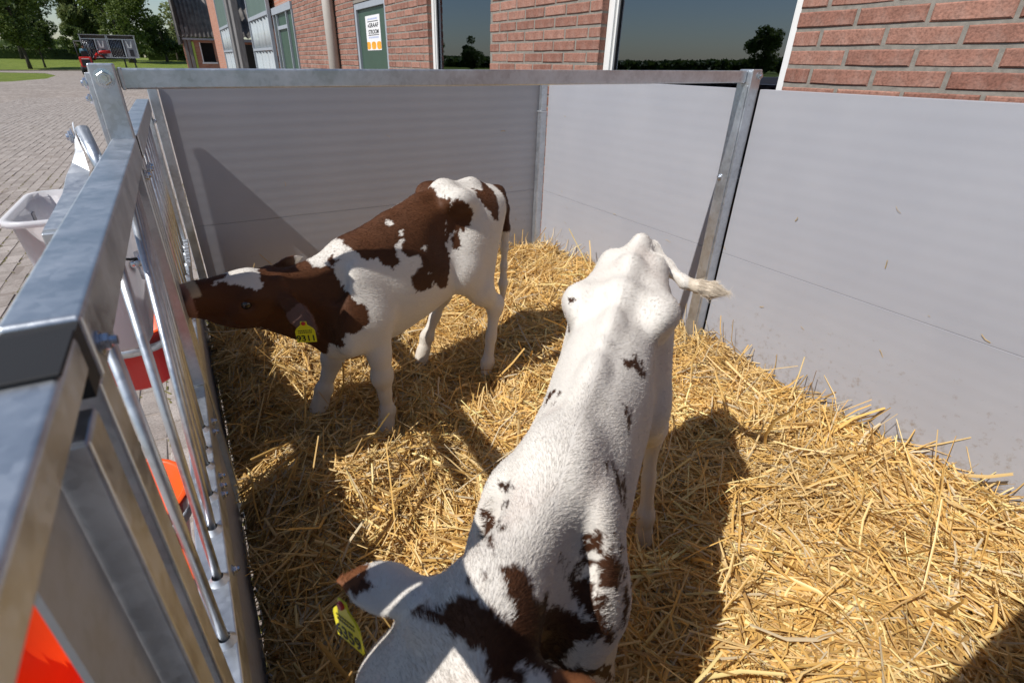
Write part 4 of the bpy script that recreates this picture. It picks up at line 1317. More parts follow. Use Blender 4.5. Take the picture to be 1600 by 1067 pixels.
def ear_tag(root, c, pos, xdir, updir, text, size, small=True):
    """yellow plastic ear tag: plate with narrow neck, stud and printed number; world-space frame"""
    x = Vector(xdir).normalized(); u = Vector(updir); u = (u - x*u.dot(x)).normalized(); nrm = x.cross(u)
    p = Vector(pos)
    w = size
    out = [(-.5,-1.15),(.5,-1.15),(.5,-.45),(.42,-.30),(.17,-.08),(.15,.12),(-.15,.12),(-.17,-.08),(-.42,-.30),(-.5,-.45)]
    th = .0012
    vs = [p + x*a*w + u*b*w + nrm*t for t in (-th, th) for a, b in out]
    n = len(out)
    fs = [tuple(range(n))[::-1], tuple(range(n, 2*n))] + [(i, (i+1) % n, (i+1) % n+n, i+n) for i in range(n)]
    pl = mesh_obj('ear_tag', vs, fs, M['tag_yellow'], root)
    MB().lathe(p + nrm*th + u*.02*w, [(.0, .004), (.09*w, .004), (.11*w, .002), (.11*w, 0)], 12, nrm).build('stud', M['tag_red'], pl)
    tc = bpy.data.curves.new('tag_number', 'FONT'); tc.body = text; tc.size = w*.50; tc.align_x = 'CENTER'; tc.offset = w*.008
    tc.extrude = 0.0002
    to = text_mesh('tag_number', tc, M['tag_print'])
    to.parent = pl
    pos_t = p + u*(-1.06*w) + nrm*(th+.0005) - wloc(pl)
    to.matrix_basis = Matrix(((x.x,u.x,nrm.x,pos_t.x),(x.y,u.y,nrm.y,pos_t.y),(x.z,u.z,nrm.z,pos_t.z),(0,0,0,1)))
    if small:
        mb = MB()
        rr = random.Random(3)
        for row, yy in enumerate((-.42, -.54)):
            xx = -.34
            while xx < .32:
                ww = .03+.05*rr.random()
                mb.obox(p + x*(xx+ww/2)*w + u*yy*w + nrm*(th+.0004), x*ww*w/2, u*.03*w, nrm*.0002)
                xx += ww+.03
        mb.build('small_print', M['tag_print'], pl)
    return pl
def flow_std(p):
    d = np.zeros_like(p); d[:, 0] = -1.0; d[:, 2] = -.55
    d[p[:, 2] < .45] = (0, 0, -1)
    return d

# --- brown and white calf, nose at the gate (local axes: forward, left, up)
C1 = dict(A=(.83, 1.80), f=(-.9583, -.2855), l=(.2855, -.9583), z=1.0, box=((-.36, -.30, .02), (1.06, .34, 1.02)),
    spine=[(-.205,0,.895), (-.09,0,.938), (.045,0,.945), (.16,0,.918), (.30,0,.872), (.465,0,.812)],
    hindL=[(.045,.115,.625), (-.125,.12,.452), (-.075,.13,.205), (-.055,.13,.10)],
    hindR=[(.075,-.115,.63), (-.03,-.12,.47), (.07,-.125,.30), (.11,-.125,.20)],
    foreL=[(.45,.115,.57), (.440,.112,.352), (.437,.115,.20), (.455,.12,.125)],
    foreR=[(.47,-.115,.56), (.515,-.11,.375), (.565,-.12,.25), (.60,-.12,.17)],
    head=dict(poll=(.690,0,.762), fwd=(.96,0,.27), up=(0,0,1), left=(0,1,-.30),
              earL=(.700,.195,.632), earL_open=(.5,1.0,.35), earR=(.560,-.118,.768), earR_open=(.5,-.5,.3)),
    tail=[(-.235,.005,.875), (-.262,.015,.81), (-.268,.022,.73), (-.262,.026,.65), (-.258,.028,.57), (-.256,.028,.49), (-.256,.028,.42)])
def slim(k, s0, s1, vc=0.0):
    def w(V):
        t = np.clip((s1-V[:, 0])/(s1-s0), 0, 1); t = t*t*(3-2*t)
        V = V.copy(); V[:, 1] = vc + (V[:, 1]-vc)*(1-k*t)
        return V
    return w
C1['hook'] = 1.10
C1['warp'] = slim(.12, .48, .60)
C1['flow'] = flow_std
C1['hair_r'] = .00032
def hl1(p):
    l = np.ones(len(p)); l[p[:, 0] > .70] = .6; l[p[:, 2] < .48] = .6
    l[(p[:, 0] < -.21)] = 1.3
    return l
C1['hair_l'] = hl1
C1['hair_w'] = lambda p, n: np.where(n[:, 1]+.6*n[:, 2] > -.35, 1.0, .25)

def coat1(p, n):
    s, v, w = p.T
    q = p + .030*np.stack([fbm(p, 22, 1)-.5, fbm(p, 22, 2)-.5, fbm(p, 22, 3)-.5], 1) + .012*np.stack([vnoise(p, 120, 4)-.5, vnoise(p, 120, 5)-.5, vnoise(p, 120, 6)-.5], 1)
    a, b = q[:, 0], q[:, 2]
    br = np.zeros(len(p), bool)
    left = (v > -.02)
    for poly in C1_BROWN: br |= left & in_poly(a, b, poly)
    for poly in C1_WHITE: br &= ~(left & in_poly(a, b, poly))
    right = ~left & ((fbm(p, 7, 31) > .50) & (w > .5) & (s < .5) & (s > -.2))
    br |= right
    head = ((s > .60) & (w > .47)) | ((s > .50) & (w < .70) & (w > .56) & ~left)
    br = np.where(head, True, br)
    for poly in C1_HEADWHITE: br &= ~((s > .6) & (v > -.06) & in_poly(a, b, poly))
    col = np.where(br[:, None], BROWN, WHITE)
    dk = np.clip((fbm(p, 5, 8)-.42)*2.5, 0, 1)[:, None]
    col = np.where(br[:, None], col*(1-.35*dk), col)
    # pink nose, pale muzzle spot, soles
    nose = (s > .945)
    col = np.where(nose[:, None], lerp(PINK, BROWN, .25), col)
    spot = (s > .925) & (s <= .95) & (w > .775)
    col = np.where(spot[:, None], CREAM*.9, col)
    ti = (s < -.2) & (w > .70)
    col = np.where(ti[:, None] & (br[:, None] | (w[:, None] > .72)), BROWN*.8, col)
    leg = np.clip((.50-w)/.30, 0, 1)*(.35+.65*fbm(p, 16, 51, 2))*.55
    white = col[:, 0] > .4
    col = np.where(white[:, None], col*(1-leg[:, None]) + leg[:, None]*np.array([.50, .40, .26]), col)
    hoof = w < .135
    col = np.where(hoof[:, None], np.array([.30, .22, .13]), col)
    return ear_skin(C1, p, n, col)

C1_BROWN = [[(.44,.80),(.50,.76),(.46,.70),(.30,.70),(.22,.78),(.30,.9),(.4,.9)]]
C1_WHITE = []
C1_HEADWHITE = []

# --- white calf in front, seen from its head end
C2 = dict(A=(.894, .901), f=(-.7508, -.6606), l=(.6606, -.7508), z=1.0, box=((-.30, -.36, .02), (1.34, .36, 1.06)),
    spine=[(0.0,0,.945), (.095,0,.945), (.225,0,.925), (.34,0,.905), (.49,-.006,.885), (.70,-.022,.868)],
    hindL=[(.20,.13,.62), (.045,.15,.45), (.095,.18,.21), (.115,.19,.11)],
    hindR=[(.19,-.125,.62), (.0,-.13,.45), (.03,-.135,.22), (.05,-.14,.11)],
    foreL=[(.69,.098,.58), (.685,.105,.38), (.68,.105,.22), (.70,.11,.12)],
    foreR=[(.71,-.125,.58), (.73,-.11,.38), (.73,-.11,.22), (.75,-.115,.12)],
    head=dict(poll=(.952,-.046,.822), fwd=(.64,-.34,-.70), up=(.74,0,.66), left=(.10,1,-.06),
              earL=(.972,.150,.762), earL_open=(-.1,.3,-.6), earR=(.950,-.210,.815), earR_open=(.0,-.3,-.6)),
    tail=[(-.03,.010,.948), (-.062,.045,.928), (-.04,.100,.896), (-.005,.155,.876), (0,.195,.872), (0,.232,.866), (-.005,.275,.862)],
    tail_r=[.023,.019,.015,.0125,.0125,.016,.006])
C2['h'] = .0052
C2['neck'] = (.082, .066)
C2['hook'] = 1.24
C2['groove'] = 1.3
C2['pin'] = .070
C2['hollow'] = .196
C2['loin_w'] = .140
C2['hz'] = 1.18
_slim2 = slim(.20, .78, .94, -.006)
def warp2(V):
    V = _slim2(V)
    t = .17*np.exp(-((V[:, 0]-.46)/.19)**2)*np.clip((V[:, 2]-.42)/.15, 0, 1)
    V[:, 1] = -.006 + (V[:, 1]+.006)*(1-t)
    return V
C2['warp'] = warp2
C2['hair_r'] = .00024
def flow2(p):
    d = np.zeros_like(p); d[:, 0] = -1.0; d[:, 2] = -.35; d[:, 1] = np.sign(p[:, 1])*.35
    d[p[:, 2] < .5] = (0, 0, -1)
    t = (p[:, 0] < .02) & (p[:, 1] > .03) & (p[:, 2] > .84)
    d[t] = (.5, 1, 0)
    return d
C2['flow'] = flow2
def hl2(p):
    l = np.ones(len(p)); l[p[:, 2] < .5] = .6
    l[(p[:, 0] < .03) & (p[:, 1] > .145) & (p[:, 2] > .83)] = 2.6
    l[(p[:, 0] > .90) & (np.abs(p[:, 1]+.03) > .07)] = .55
    return l
C2['hair_l'] = hl2
C2['hair_w'] = lambda p, n: np.where(n[:, 2] > -.2, 1.0, .15)*np.where(p[:, 0] > .55, 1.8, 1.0)

C2_BROWN = []; C2_WHITE = []; C2_ROAN = []
C2_AX = ((1, 0, 0), (0, 1, 0))
def coat2(p, n):
    s, v, w = p.T
    q = p + .030*np.stack([fbm(p, 26, 1)-.5, fbm(p, 26, 2)-.5, fbm(p, 26, 3)-.5], 1) + .014*np.stack([vnoise(p, 130, 4)-.5, vnoise(p, 130, 5)-.5, vnoise(p, 130, 6)-.5], 1)
    a = q@np.array(C2_AX[0], float); b = q@np.array(C2_AX[1], float)
    br = np.zeros(len(p), bool)
    for poly in C2_BROWN: br |= in_poly(a, b, poly)
    for poly in C2_WHITE: br &= ~in_poly(a, b, poly)
    for poly, th in C2_ROAN:
        sp = .55*fbm(p*np.array([.40, 1, .6]), 62, 21, 2) + .45*fbm(p*np.array([.35, 1, .5]), 190, 25, 2)
        br |= in_poly(a, b, poly) & (sp > th)
    col = np.where(br[:, None], lerp(BROWN, DARK, .35), WHITE)
    dk = np.clip((fbm(p, 9, 8)-.40)*3, 0, 1)[:, None]
    col = np.where(br[:, None], col*(1-.5*dk), col)
    pk = np.clip((fbm(p, 12, 44)-.60)*3, 0, 1)[:, None]*.35
    col = np.where(br[:, None], col, lerp(WHITE, PINK*1.2, .0)*(1-pk)+pk*np.array([.60, .45, .38]))
    b_, d_, o_, w_, Ln_ = C2['ears_'][0]
    t_ = (p-b_)@d_
    er = (t_ > .22*Ln_) & (t_ < 1.1*Ln_) & (np.linalg.norm(p-b_-t_[:, None]*d_, axis=1) < .055)
    col = np.where(er[:, None], BROWN*1.7, col)
    b_, d_, o_, w_, Ln_ = C2['ears_'][1]
    t_ = (q-b_)@d_
    er = (t_ > .80*Ln_) & (t_ < 1.1*Ln_) & (np.linalg.norm(p-b_-t_[:, None]*d_, axis=1) < .05)
    col = np.where(er[:, None], BROWN*1.9, col)
    tip = (s < .06) & (v > .13) & (s < 0.02)
    col = np.where(tip[:, None], lerp(WHITE, CREAM, .6), col)
    leg = np.clip((.50-w)/.30, 0, 1)*(.35+.65*fbm(p, 16, 51, 2))*.55
    white = col[:, 0] > .4
    col = np.where(white[:, None], col*(1-leg[:, None]) + leg[:, None]*np.array([.50, .40, .26]), col)
    hoof = w < .135
    col = np.where(hoof[:, None], np.array([.30, .22, .13]), col)
    return ear_skin(C2, p, n, col)
C1_BROWN = [[(0.12, 0.811), (0.13, 0.764), (0.118, 0.721), (0.135, 0.67), (0.154, 0.619), (0.193, 0.627), (0.211, 0.651), (0.282, 0.636), (0.315, 0.671), (0.314, 0.704), (0.288, 0.714), (0.261, 0.74), (0.261, 0.76), (0.293, 0.767), (0.321, 0.768), (0.322, 0.791), (0.299, 0.816), (0.313, 0.818), (0.332, 0.807), (0.345, 0.805), (0.339, 0.76), (0.369, 0.739), (0.398, 0.756), (0.407, 0.765), (0.434, 0.78), (0.453, 0.777), (0.473, 0.797), (0.482, 0.823), (0.462, 0.923), (0.388, 0.939), (0.332, 0.962), (0.262, 0.987), (0.188, 1.012), (0.099, 1.01), (0.078, 1.028), (0.076, 1.047), (0.077, 1.028), (0.098, 0.914), (0.098, 0.87)], [(0.098, 0.87), (0.097, 0.906), (0.084, 0.916), (0.057, 0.914), (0.039, 0.898), (0.01, 0.871), (0.011, 0.831), (0.018, 0.814), (0.044, 0.795), (0.053, 0.808), (0.06, 0.747), (0.083, 0.73), (0.102, 0.741), (0.083, 0.779), (0.068, 0.806), (0.115, 0.76), (0.13, 0.772), (0.117, 0.81)], [(-0.055, 0.92), (-0.107, 0.926), (-0.177, 0.959), (-0.157, 0.897), (-0.127, 0.864), (-0.109, 0.817), (-0.088, 0.825), (-0.072, 0.841), (-0.059, 0.859), (-0.022, 0.906)], [(0.553, 0.776), (0.541, 0.717), (0.514, 0.678), (0.492, 0.63), (0.503, 0.599), (0.551, 0.575), (0.577, 0.578), (0.584, 0.549), (0.601, 0.506), (0.649, 0.525), (0.72, 0.576), (0.766, 0.704), (0.656, 0.773), (0.582, 0.775)], [(0.559, 0.778), (0.541, 0.791), (0.512, 0.809), (0.526, 0.791), (0.543, 0.775)]]
C1_WHITE = [[(0.321, 0.873), (0.302, 0.873), (0.302, 0.863), (0.315, 0.861), (0.323, 0.866)], [(0.205, 0.957), (0.178, 0.968), (0.139, 0.973), (0.14, 0.969), (0.174, 0.963)], [(0.244, 0.792), (0.225, 0.79), (0.237, 0.775), (0.254, 0.78)], [(0.245, 0.696), (0.222, 0.68), (0.239, 0.684)], [(0.306, 0.844), (0.294, 0.836), (0.301, 0.828), (0.307, 0.833)]]
C1_HEADWHITE = [[(0.898, 0.796), (0.878, 0.797), (0.854, 0.801), (0.827, 0.843), (0.787, 0.846), (0.748, 0.834), (0.729, 0.83), (0.738, 0.827), (0.755, 0.821), (0.767, 0.771), (0.793, 0.769), (0.812, 0.77), (0.831, 0.783), (0.855, 0.79), (0.875, 0.792)], [(0.791, 0.622), (0.754, 0.598), (0.757, 0.602), (0.781, 0.618)]]
C2_AX = ((0.83, 0, -0.55), (0, 1, 0))
C2_BROWN = [[(-0.275, -0.11), (-0.282, -0.101), (-0.277, -0.079), (-0.267, -0.091), (-0.263, -0.103)], [(-0.128, 0.03), (-0.137, 0.045), (-0.137, 0.057), (-0.122, 0.057), (-0.12, 0.048)], [(-0.155, 0.056), (-0.15, 0.066), (-0.127, 0.076), (-0.123, 0.067), (-0.131, 0.058)], [(0.167, -0.081), (0.163, -0.063), (0.168, -0.054), (0.175, -0.071)], [(0.188, -0.073), (0.187, -0.056), (0.203, -0.051)], [(0.295, 0.063), (0.293, 0.077), (0.293, 0.103), (0.304, 0.102), (0.315, 0.075), (0.314, 0.067)], [(0.276, -0.026), (0.269, -0.016), (0.273, -0.001), (0.284, 0.013), (0.292, 0.016), (0.293, 0.029), (0.287, 0.051), (0.295, 0.065), (0.316, 0.067), (0.327, 0.052), (0.354, 0.041), (0.356, 0.021), (0.354, 0.007), (0.344, -0.01), (0.331, -0.024), (0.321, -0.032), (0.319, -0.042), (0.314, -0.039), (0.308, -0.022), (0.321, -0.0), (0.312, -0.0), (0.297, -0.016)], [(0.337, -0.115), (0.328, -0.085), (0.318, -0.051), (0.313, -0.042), (0.321, -0.032), (0.332, -0.013), (0.354, 0.007), (0.374, 0.017), (0.38, -0.006), (0.37, -0.014), (0.37, -0.025), (0.358, -0.022), (0.352, -0.028), (0.353, -0.053), (0.348, -0.065), (0.346, -0.081), (0.343, -0.094)], [(0.352, 0.034), (0.35, 0.056), (0.345, 0.106), (0.365, 0.123), (0.365, 0.046), (0.361, 0.04)], [(0.338, -0.208), (0.332, -0.205), (0.332, -0.192), (0.347, -0.189), (0.354, -0.183), (0.343, -0.205)], [(0.339, -0.197), (0.332, -0.183), (0.341, -0.16), (0.342, -0.174), (0.352, -0.175), (0.356, -0.183)]]
C2_WHITE = [[(0.31, -0.045), (0.306, -0.022), (0.312, -0.007), (0.321, 0.001), (0.323, -0.006), (0.316, -0.024), (0.318, -0.042)]]
C2_ROAN = [([(-0.056, -0.095), (-0.04, -0.067), (-0.035, -0.052), (-0.01, -0.057), (0.009, -0.065)], 0.5), ([(-0.014, 0.045), (-0.041, 0.062), (-0.019, 0.071), (-0.012, 0.085), (0.014, 0.071), (0.003, 0.054)], 0.54), ([(0.222, -0.108), (0.192, -0.095), (0.218, -0.06), (0.232, -0.045), (0.275, -0.039), (0.295, -0.039), (0.303, -0.044), (0.295, -0.056), (0.276, -0.062)], 0.45), ([(0.204, 0.032), (0.183, 0.033), (0.186, 0.055), (0.186, 0.08), (0.184, 0.097), (0.26, 0.114), (0.279, 0.115), (0.304, 0.102), (0.315, 0.075), (0.297, 0.065), (0.274, 0.048), (0.234, 0.038)], 0.47), ([(0.091, 0.045), (0.083, 0.065), (0.108, 0.086), (0.118, 0.092), (0.141, 0.078), (0.115, 0.056)], 0.5), ([(0.23, 0.017), (0.248, 0.026), (0.268, 0.035), (0.274, 0.046), (0.231, 0.039), (0.204, 0.032), (0.249, 0.029)], 0.35)]
calf1, at1, ax1, ears1, mesh1 = make_calf('calf', C1, coat1, 'brown and white calf poking its nose at the gate bars', 130000, .0080, .15)
calf2, at2, ax2, ears2, mesh2 = make_calf('calf', C2, coat2, 'white calf with dark speckles and lowered head, nearest the camera', 260000, .0080, .12)
b, d, o, w_, Ln = ears1[0]
ear_tag(calf1, C1, to_world(C1, np.array([.735, .192, .690])), (0.93, -.36, 0), (-.04, -.10, 1), '9311', .054)
b, d, o, w_, Ln = ears2[1]
tp = to_world(C2, b + d*Ln*.60 + np.array([.026, -.022, -.012]))
ear_tag(calf2, C2, tp, (.36, -.91, .18), (0, .2, .98), '6359', .050)
# ------------------------------------------------------------------ trees, hedge, far house, loader
def mat_leaf(name, a, b, trans=.25):
    m, nt, bs = new_mat(name)
    ge = nt.nodes.new('ShaderNodeNewGeometry')
    nt.links.new(ramp(nt, ge.outputs['Random Per Island'], [(0, a), (1, b)]), bs.inputs['Base Color'])
    bs.inputs['Roughness'].default_value = .55; bs.inputs['Specular IOR Level'].default_value = .3
    tr = nt.nodes.new('ShaderNodeBsdfTranslucent'); tr.inputs[0].default_value = (*[c*1.3 for c in b], 1)
    mx = nt.nodes.new('ShaderNodeMixShader'); mx.inputs[0].default_value = trans
    nt.links.new(bs.outputs[0], mx.inputs[1]); nt.links.new(tr.outputs[0], mx.inputs[2])
    nt.links.new(mx.outputs[0], nt.nodes['Material Output'].inputs[0])
    return m
M['leaf_mid'] = mat_leaf('leaf_mid', (.055, .090, .018), (.135, .175, .042))
M['leaf_dark'] = mat_leaf('leaf_dark', (.036, .062, .015), (.090, .125, .030))
M['leaf_willow'] = mat_leaf('leaf_willow', (.07, .10, .03), (.17, .20, .07))
M['bark'] = mat_simple('bark', (.065, .052, .040), .9, var=.4, scale=6, bmp=.4)

def leaves(centres, radii, n, size, seed, droop=0.0, hollow=.35):
    r = np.random.default_rng(seed)
    c = np.asarray(centres, float); rd = np.asarray(radii, float)
    vol = rd.prod(1)**(2/3); k = r.choice(len(c), n, p=vol/vol.sum())
    d = r.normal(size=(n, 3)); d /= np.linalg.norm(d, axis=1)[:, None]
    rad = (hollow + (1-hollow)*r.random(n)**.6)
    p = c[k] + d*rd[k]*rad[:, None]
    keep = fbm(p, .9/np.mean(rd)*1.6, seed, 2) > .36
    p = p[keep]; n = len(p)
    a = r.normal(size=(n, 3)); a[:, 2] *= .6; a[:, 2] -= droop
    a /= np.linalg.norm(a, axis=1)[:, None]
    b = np.cross(a, r.normal(size=(n, 3))); b /= np.linalg.norm(b, axis=1)[:, None]
    s = size*(.6+.8*r.random(n))[:, None]
    el = 1.0 + droop*1.2
    V = np.stack([p-a*s*el, p+b*s*.55, p+a*s*el, p-b*s*.55], 1).reshape(-1, 3)
    F = np.arange(n*4).reshape(n, 4)
    return V, F

def tree(label, base, h, cw, ch, trunk_r, leaf, n, seed, size, clear=.25, lean=0.0, lobes=16, droop=0.0, group='trees beyond the lane', name='tree', limbs=7):
    r = random.Random(seed)
    bx, by, bz = base
    t = empty(name, base); tag(t, label, 'tree', group)
    top = h*.80
    tr = MB()
    pts = []; K = 7
    for i in range(K):
        f = i/(K-1)
        pts.append((bx + lean*f*h + r.gauss(0, .03*h*f*.3), by + r.gauss(0, .02*h*f*.3), bz - .15 + top*f))
    tr.tube(pts, [trunk_r*(1-.85*(i/(K-1)))*(1.25 if i == 0 else 1) for i in range(K)], 8)
    cen, rad = [], []
    zc = bz + h - ch/2
    for k in range(lobes):
        a = r.uniform(0, 2*math.pi); u = r.uniform(-1, 1); q = math.sqrt(1-u*u)*r.uniform(.45, .85)
        c = Vector((bx + lean*h*.7 + q*math.cos(a)*cw/2, by + q*math.sin(a)*cw/2, zc + u*ch/2*.72))
        cen.append(tuple(c)); rr_ = cw*r.uniform(.15, .27); rad.append((rr_, rr_, rr_*r.uniform(.6, .95)))
    for k in range(limbs):
        c = Vector(cen[k]); s = Vector(pts[min(K-1, 2+k % 4)])
        m_ = (s+c)/2 + Vector((0, 0, -.06*h))
        tr.tube([s, m_, c], [trunk_r*.42, trunk_r*.28, trunk_r*.08], 6)
    tr.build('trunk', M['bark'], t, smooth=True)
    V, F = leaves(cen, rad, n, size, seed, droop)
    mesh_obj('crown', V, F, leaf, t)
    return t
gz_ = ground_z
tree('leafy young tree at the far left with slanting trunk', (-13.1, 83, gz_(83)), 9.0, 6.2, 7.0, .19, M['leaf_mid'], 9000, 1, .17, lean=-.01)
tree('small dark tree with thin trunk on the lawn', (-12.3, 87.1, gz_(87)), 5.2, 3.8, 3.4, .11, M['leaf_dark'], 4500, 2, .15)
tree('sparse tall tree with open branches behind the hedge', (-16.2, 126, gz_(126)), 12.0, 8.0, 9.0, .33, M['leaf_dark'], 4200, 3, .20, lean=.01, lobes=15, limbs=12)
tree('dark dense tree behind the young tree', (-19.0, 118, gz_(118)), 13.0, 9.5, 11.0, .35, M['leaf_dark'], 9000, 4, .22)
tree('pale weeping willow left of the big round tree', (-9.6, 112, gz_(112)), 13.5, 6.5, 12.2, .40, M['leaf_willow'], 16000, 5, .20, droop=1.0, lobes=22)
tree('low bushy tree below the willow', (-10.6, 107, gz_(107)), 4.8, 3.4, 4.2, .14, M['leaf_dark'], 4500, 15, .15)
tree('big round dark green tree behind the calf hutches', (-3.9, 104, gz_(104)), 13.0, 9.2, 12.0, .45, M['leaf_mid'], 20000, 6, .19, lobes=26)
tree('lower dark tree right of the big round tree', (.7, 110, gz_(110)), 6.2, 5.6, 5.4, .20, M['leaf_dark'], 8000, 7, .17)
tree('small dark bush tree in front of the far house', (2.4, 116, gz_(116)), 4.6, 4.2, 4.2, .16, M['leaf_dark'], 5000, 8, .15)
tree('yellow green tree peeping out behind the tarred shed', (3.2, 62, 0), 7.6, 5.0, 5.6, .18, M['leaf_willow'], 5000, 9, .16)
# trees across the yard, seen in the window panes
tree('round tree across the field, mirrored in the large window', (-70, 56, 0), 6.2, 5.6, 5.4, .25, M['leaf_mid'], 8000, 10, .17, group='trees mirrored in the windows')
tree('small conical tree mirrored in the narrower window', (-34, 76, .0), 4.6, 3.3, 4.2, .14, M['leaf_dark'], 6000, 11, .13, group='trees mirrored in the windows')
tree('slender tree mirrored at the left side of the narrower window', (-31, 83, .0), 7.4, 4.0, 6.6, .18, M['leaf_mid'], 6000, 12, .14, group='trees mirrored in the windows')

def hedge(label, a, b, h, w, n, seed):
    a, b = Vector(a), Vector(b); r = np.random.default_rng(seed)
    t = empty('hedge', tuple((a+b)/2)); tag(t, label, 'hedge', 'clipped hedges along the lawn')
    d = (b-a); L = d.length; d.normalize(); s = Vector((-d.y, d.x, 0))
    k = 40; vs = []; fs = []
    for i in range(k+1):
        p = a + d*L*i/k; e = 1+.08*math.sin(i*2.1)
        for (sx, sz) in ((-1, 0), (-.95, h*.93*e), (.95, h*.93*e), (1, 0)): vs.append(tuple(p + s*sx*w*.45 + Vector((0, 0, sz))))
    for i in range(k):
        for j in range(3): q = i*4+j; fs.append((q, q+4, q+5, q+1))
    mesh_obj('core', vs, fs, M['leaf_dark'], t)
    x = r.random(n)*L; u = r.uniform(-.5, .5, n)*w; z = h*r.random(n)**.6*1.02
    p = np.array(a)[None] + np.outer(x, np.array(d)) + np.outer(u, np.array(s)); p[:, 2] += z
    A = r.normal(size=(n, 3)); A /= np.linalg.norm(A, axis=1)[:, None]
    B = np.cross(A, r.normal(size=(n, 3))); B /= np.linalg.norm(B, axis=1)[:, None]
    sz = (.10+.10*r.random(n))[:, None]
    V = np.stack([p-A*sz, p+B*sz*.6, p+A*sz, p-B*sz*.6], 1).reshape(-1, 3)
    mesh_obj('foliage', V, np.arange(n*4).reshape(n, 4), M['leaf_dark'], t)
hedge('long dark clipped hedge at the left behind the lawn', (-60, 119, gz_(119)), (-4.5, 122, gz_(122)), 1.35, 1.2, 14000, 3)
hedge('clipped hedge right of the hutches in front of the far house', (-2.0, 118, gz_(118)), (14, 118, gz_(118)), 1.15, 1.2, 6000, 4)

# distant wood line right round the flat land
r = np.random.default_rng(40)
n = 30000
az = r.uniform(R(-130), R(35), n); near = az < R(-22)
prof = 6 + 7*vnoise(np.stack([az*14, az*0, az*0], 1), 1.0, 3) + 3*vnoise(np.stack([az*60, az*0, az*0], 1), 1.0, 5)
dist = np.where(near, 108, 620)
prof = np.where(near, prof*.11+.3, prof)
p = np.stack([np.sin(az)*dist, np.cos(az)*dist, .3 + prof*r.random(n)**.6], 1)
p[:, :2] *= r.uniform(.96, 1.03, (n, 1))
A = r.normal(size=(n, 3)); A /= np.linalg.norm(A, axis=1)[:, None]; B = np.cross(A, r.normal(size=(n, 3))); B /= np.linalg.norm(B, axis=1)[:, None]
s = ((1.4+1.6*r.random(n))*np.where(near, .22, 1))[:, None]
fw = mesh_obj('far_wood', np.stack([p-A*s, p+B*s*.7, p+A*s, p-B*s*.7], 1).reshape(-1, 3), np.arange(n*4).reshape(n, 4), M['leaf_dark'])
tag(fw, 'distant band of trees on the horizon', 'wood', kind='stuff')
py = empty('power_pylon', (-500, 330, 0)); tag(py, 'lattice power pylon mirrored small in the large window', 'pylon')
m_ = MB()
for sx, sy in ((-1,-1),(1,-1),(1,1),(-1,1)): m_.bar((-500+sx*3.5, 330+sy*3.5, 0), (-500+sx*.5, 330+sy*.5, 34), .45, .45)
m_.build('tower', M['dark_metal'], py)
for z, w in ((22, 9), (27, 7), (31.5, 5)): MB().bar((-500-w*.6, 330-w, z), (-500+w*.6, 330+w, z), .5, .5).build('cross_arm', M['dark_metal'], py)

# far house
hx0, hx1, hy0, hy1, zw, zr = 2.6, 11.0, 150, 158, 3.6+.95, 7.2+.95
fh = empty('far_house', (6.5, 154, .9)); tag(fh, 'distant brick house with chimney between tree and tarred shed', 'house')
w = MB(); w.box((hx0, hy0, .8), (hx1, hy1, zw))
xm = (hx0+hx1)/2
w.add([(hx0, hy0+.02, zw), (hx1, hy0+.02, zw), (xm, hy0+.02, zr), (hx0, hy1-.02, zw), (hx1, hy1-.02, zw), (xm, hy1-.02, zr)], [(0,1,2), (3,5,4)])
w.build('wall', M['brick_far'], fh)
rfm = mat_simple('dark_roof_tile', (.05, .045, .045), .8, var=.2)
ro = MB()
for sx in (-1, 1):
    xe = hx0-.4 if sx < 0 else hx1+.4
    ro.add([(xm, hy0-.3, zr+.15), (xm, hy1+.3, zr+.15), (xe, hy1+.3, zw-.2), (xe, hy0-.3, zw-.2), (xm, hy0-.3, zr), (xm, hy1+.3, zr), (xe, hy1+.3, zw-.4), (xe, hy0-.3, zw-.4)], [(0,1,2,3), (4,7,6,5), (0,3,7,4), (2,1,5,6), (3,2,6,7)])
ro_o = ro.build('roof', rfm, fh)
MB().box((3.0, 152.5, 4.6), (3.75, 153.3, 7.9)).box((2.95, 152.45, 7.9), (3.8, 153.35, 8.05)).build('chimney', M['brick_far'], ro_o)
for sx in (-1, 1):
    xe = hx0-.35 if sx < 0 else hx1+.35
    MB().bar((xm, hy0-.33, zr+.02), (xe, hy0-.33, zw-.28), .06, .28, up=(0, 0, 1)).build('gable_board', M['white_paint'], ro_o)
for x0, z0 in ((4.2, 4.4), (3.6, 1.6), (6.2, 1.6), (7.0, 4.4)):
    f = MB().box((x0, hy0-.06, z0), (x0+1.3, hy0-.01, z0+1.3)).build('window', M['white_paint'], fh)
    MB().box((x0+.12, hy0-.09, z0+.12), (x0+1.18, hy0-.065, z0+1.18)).build('pane', M['dark_metal'], f)

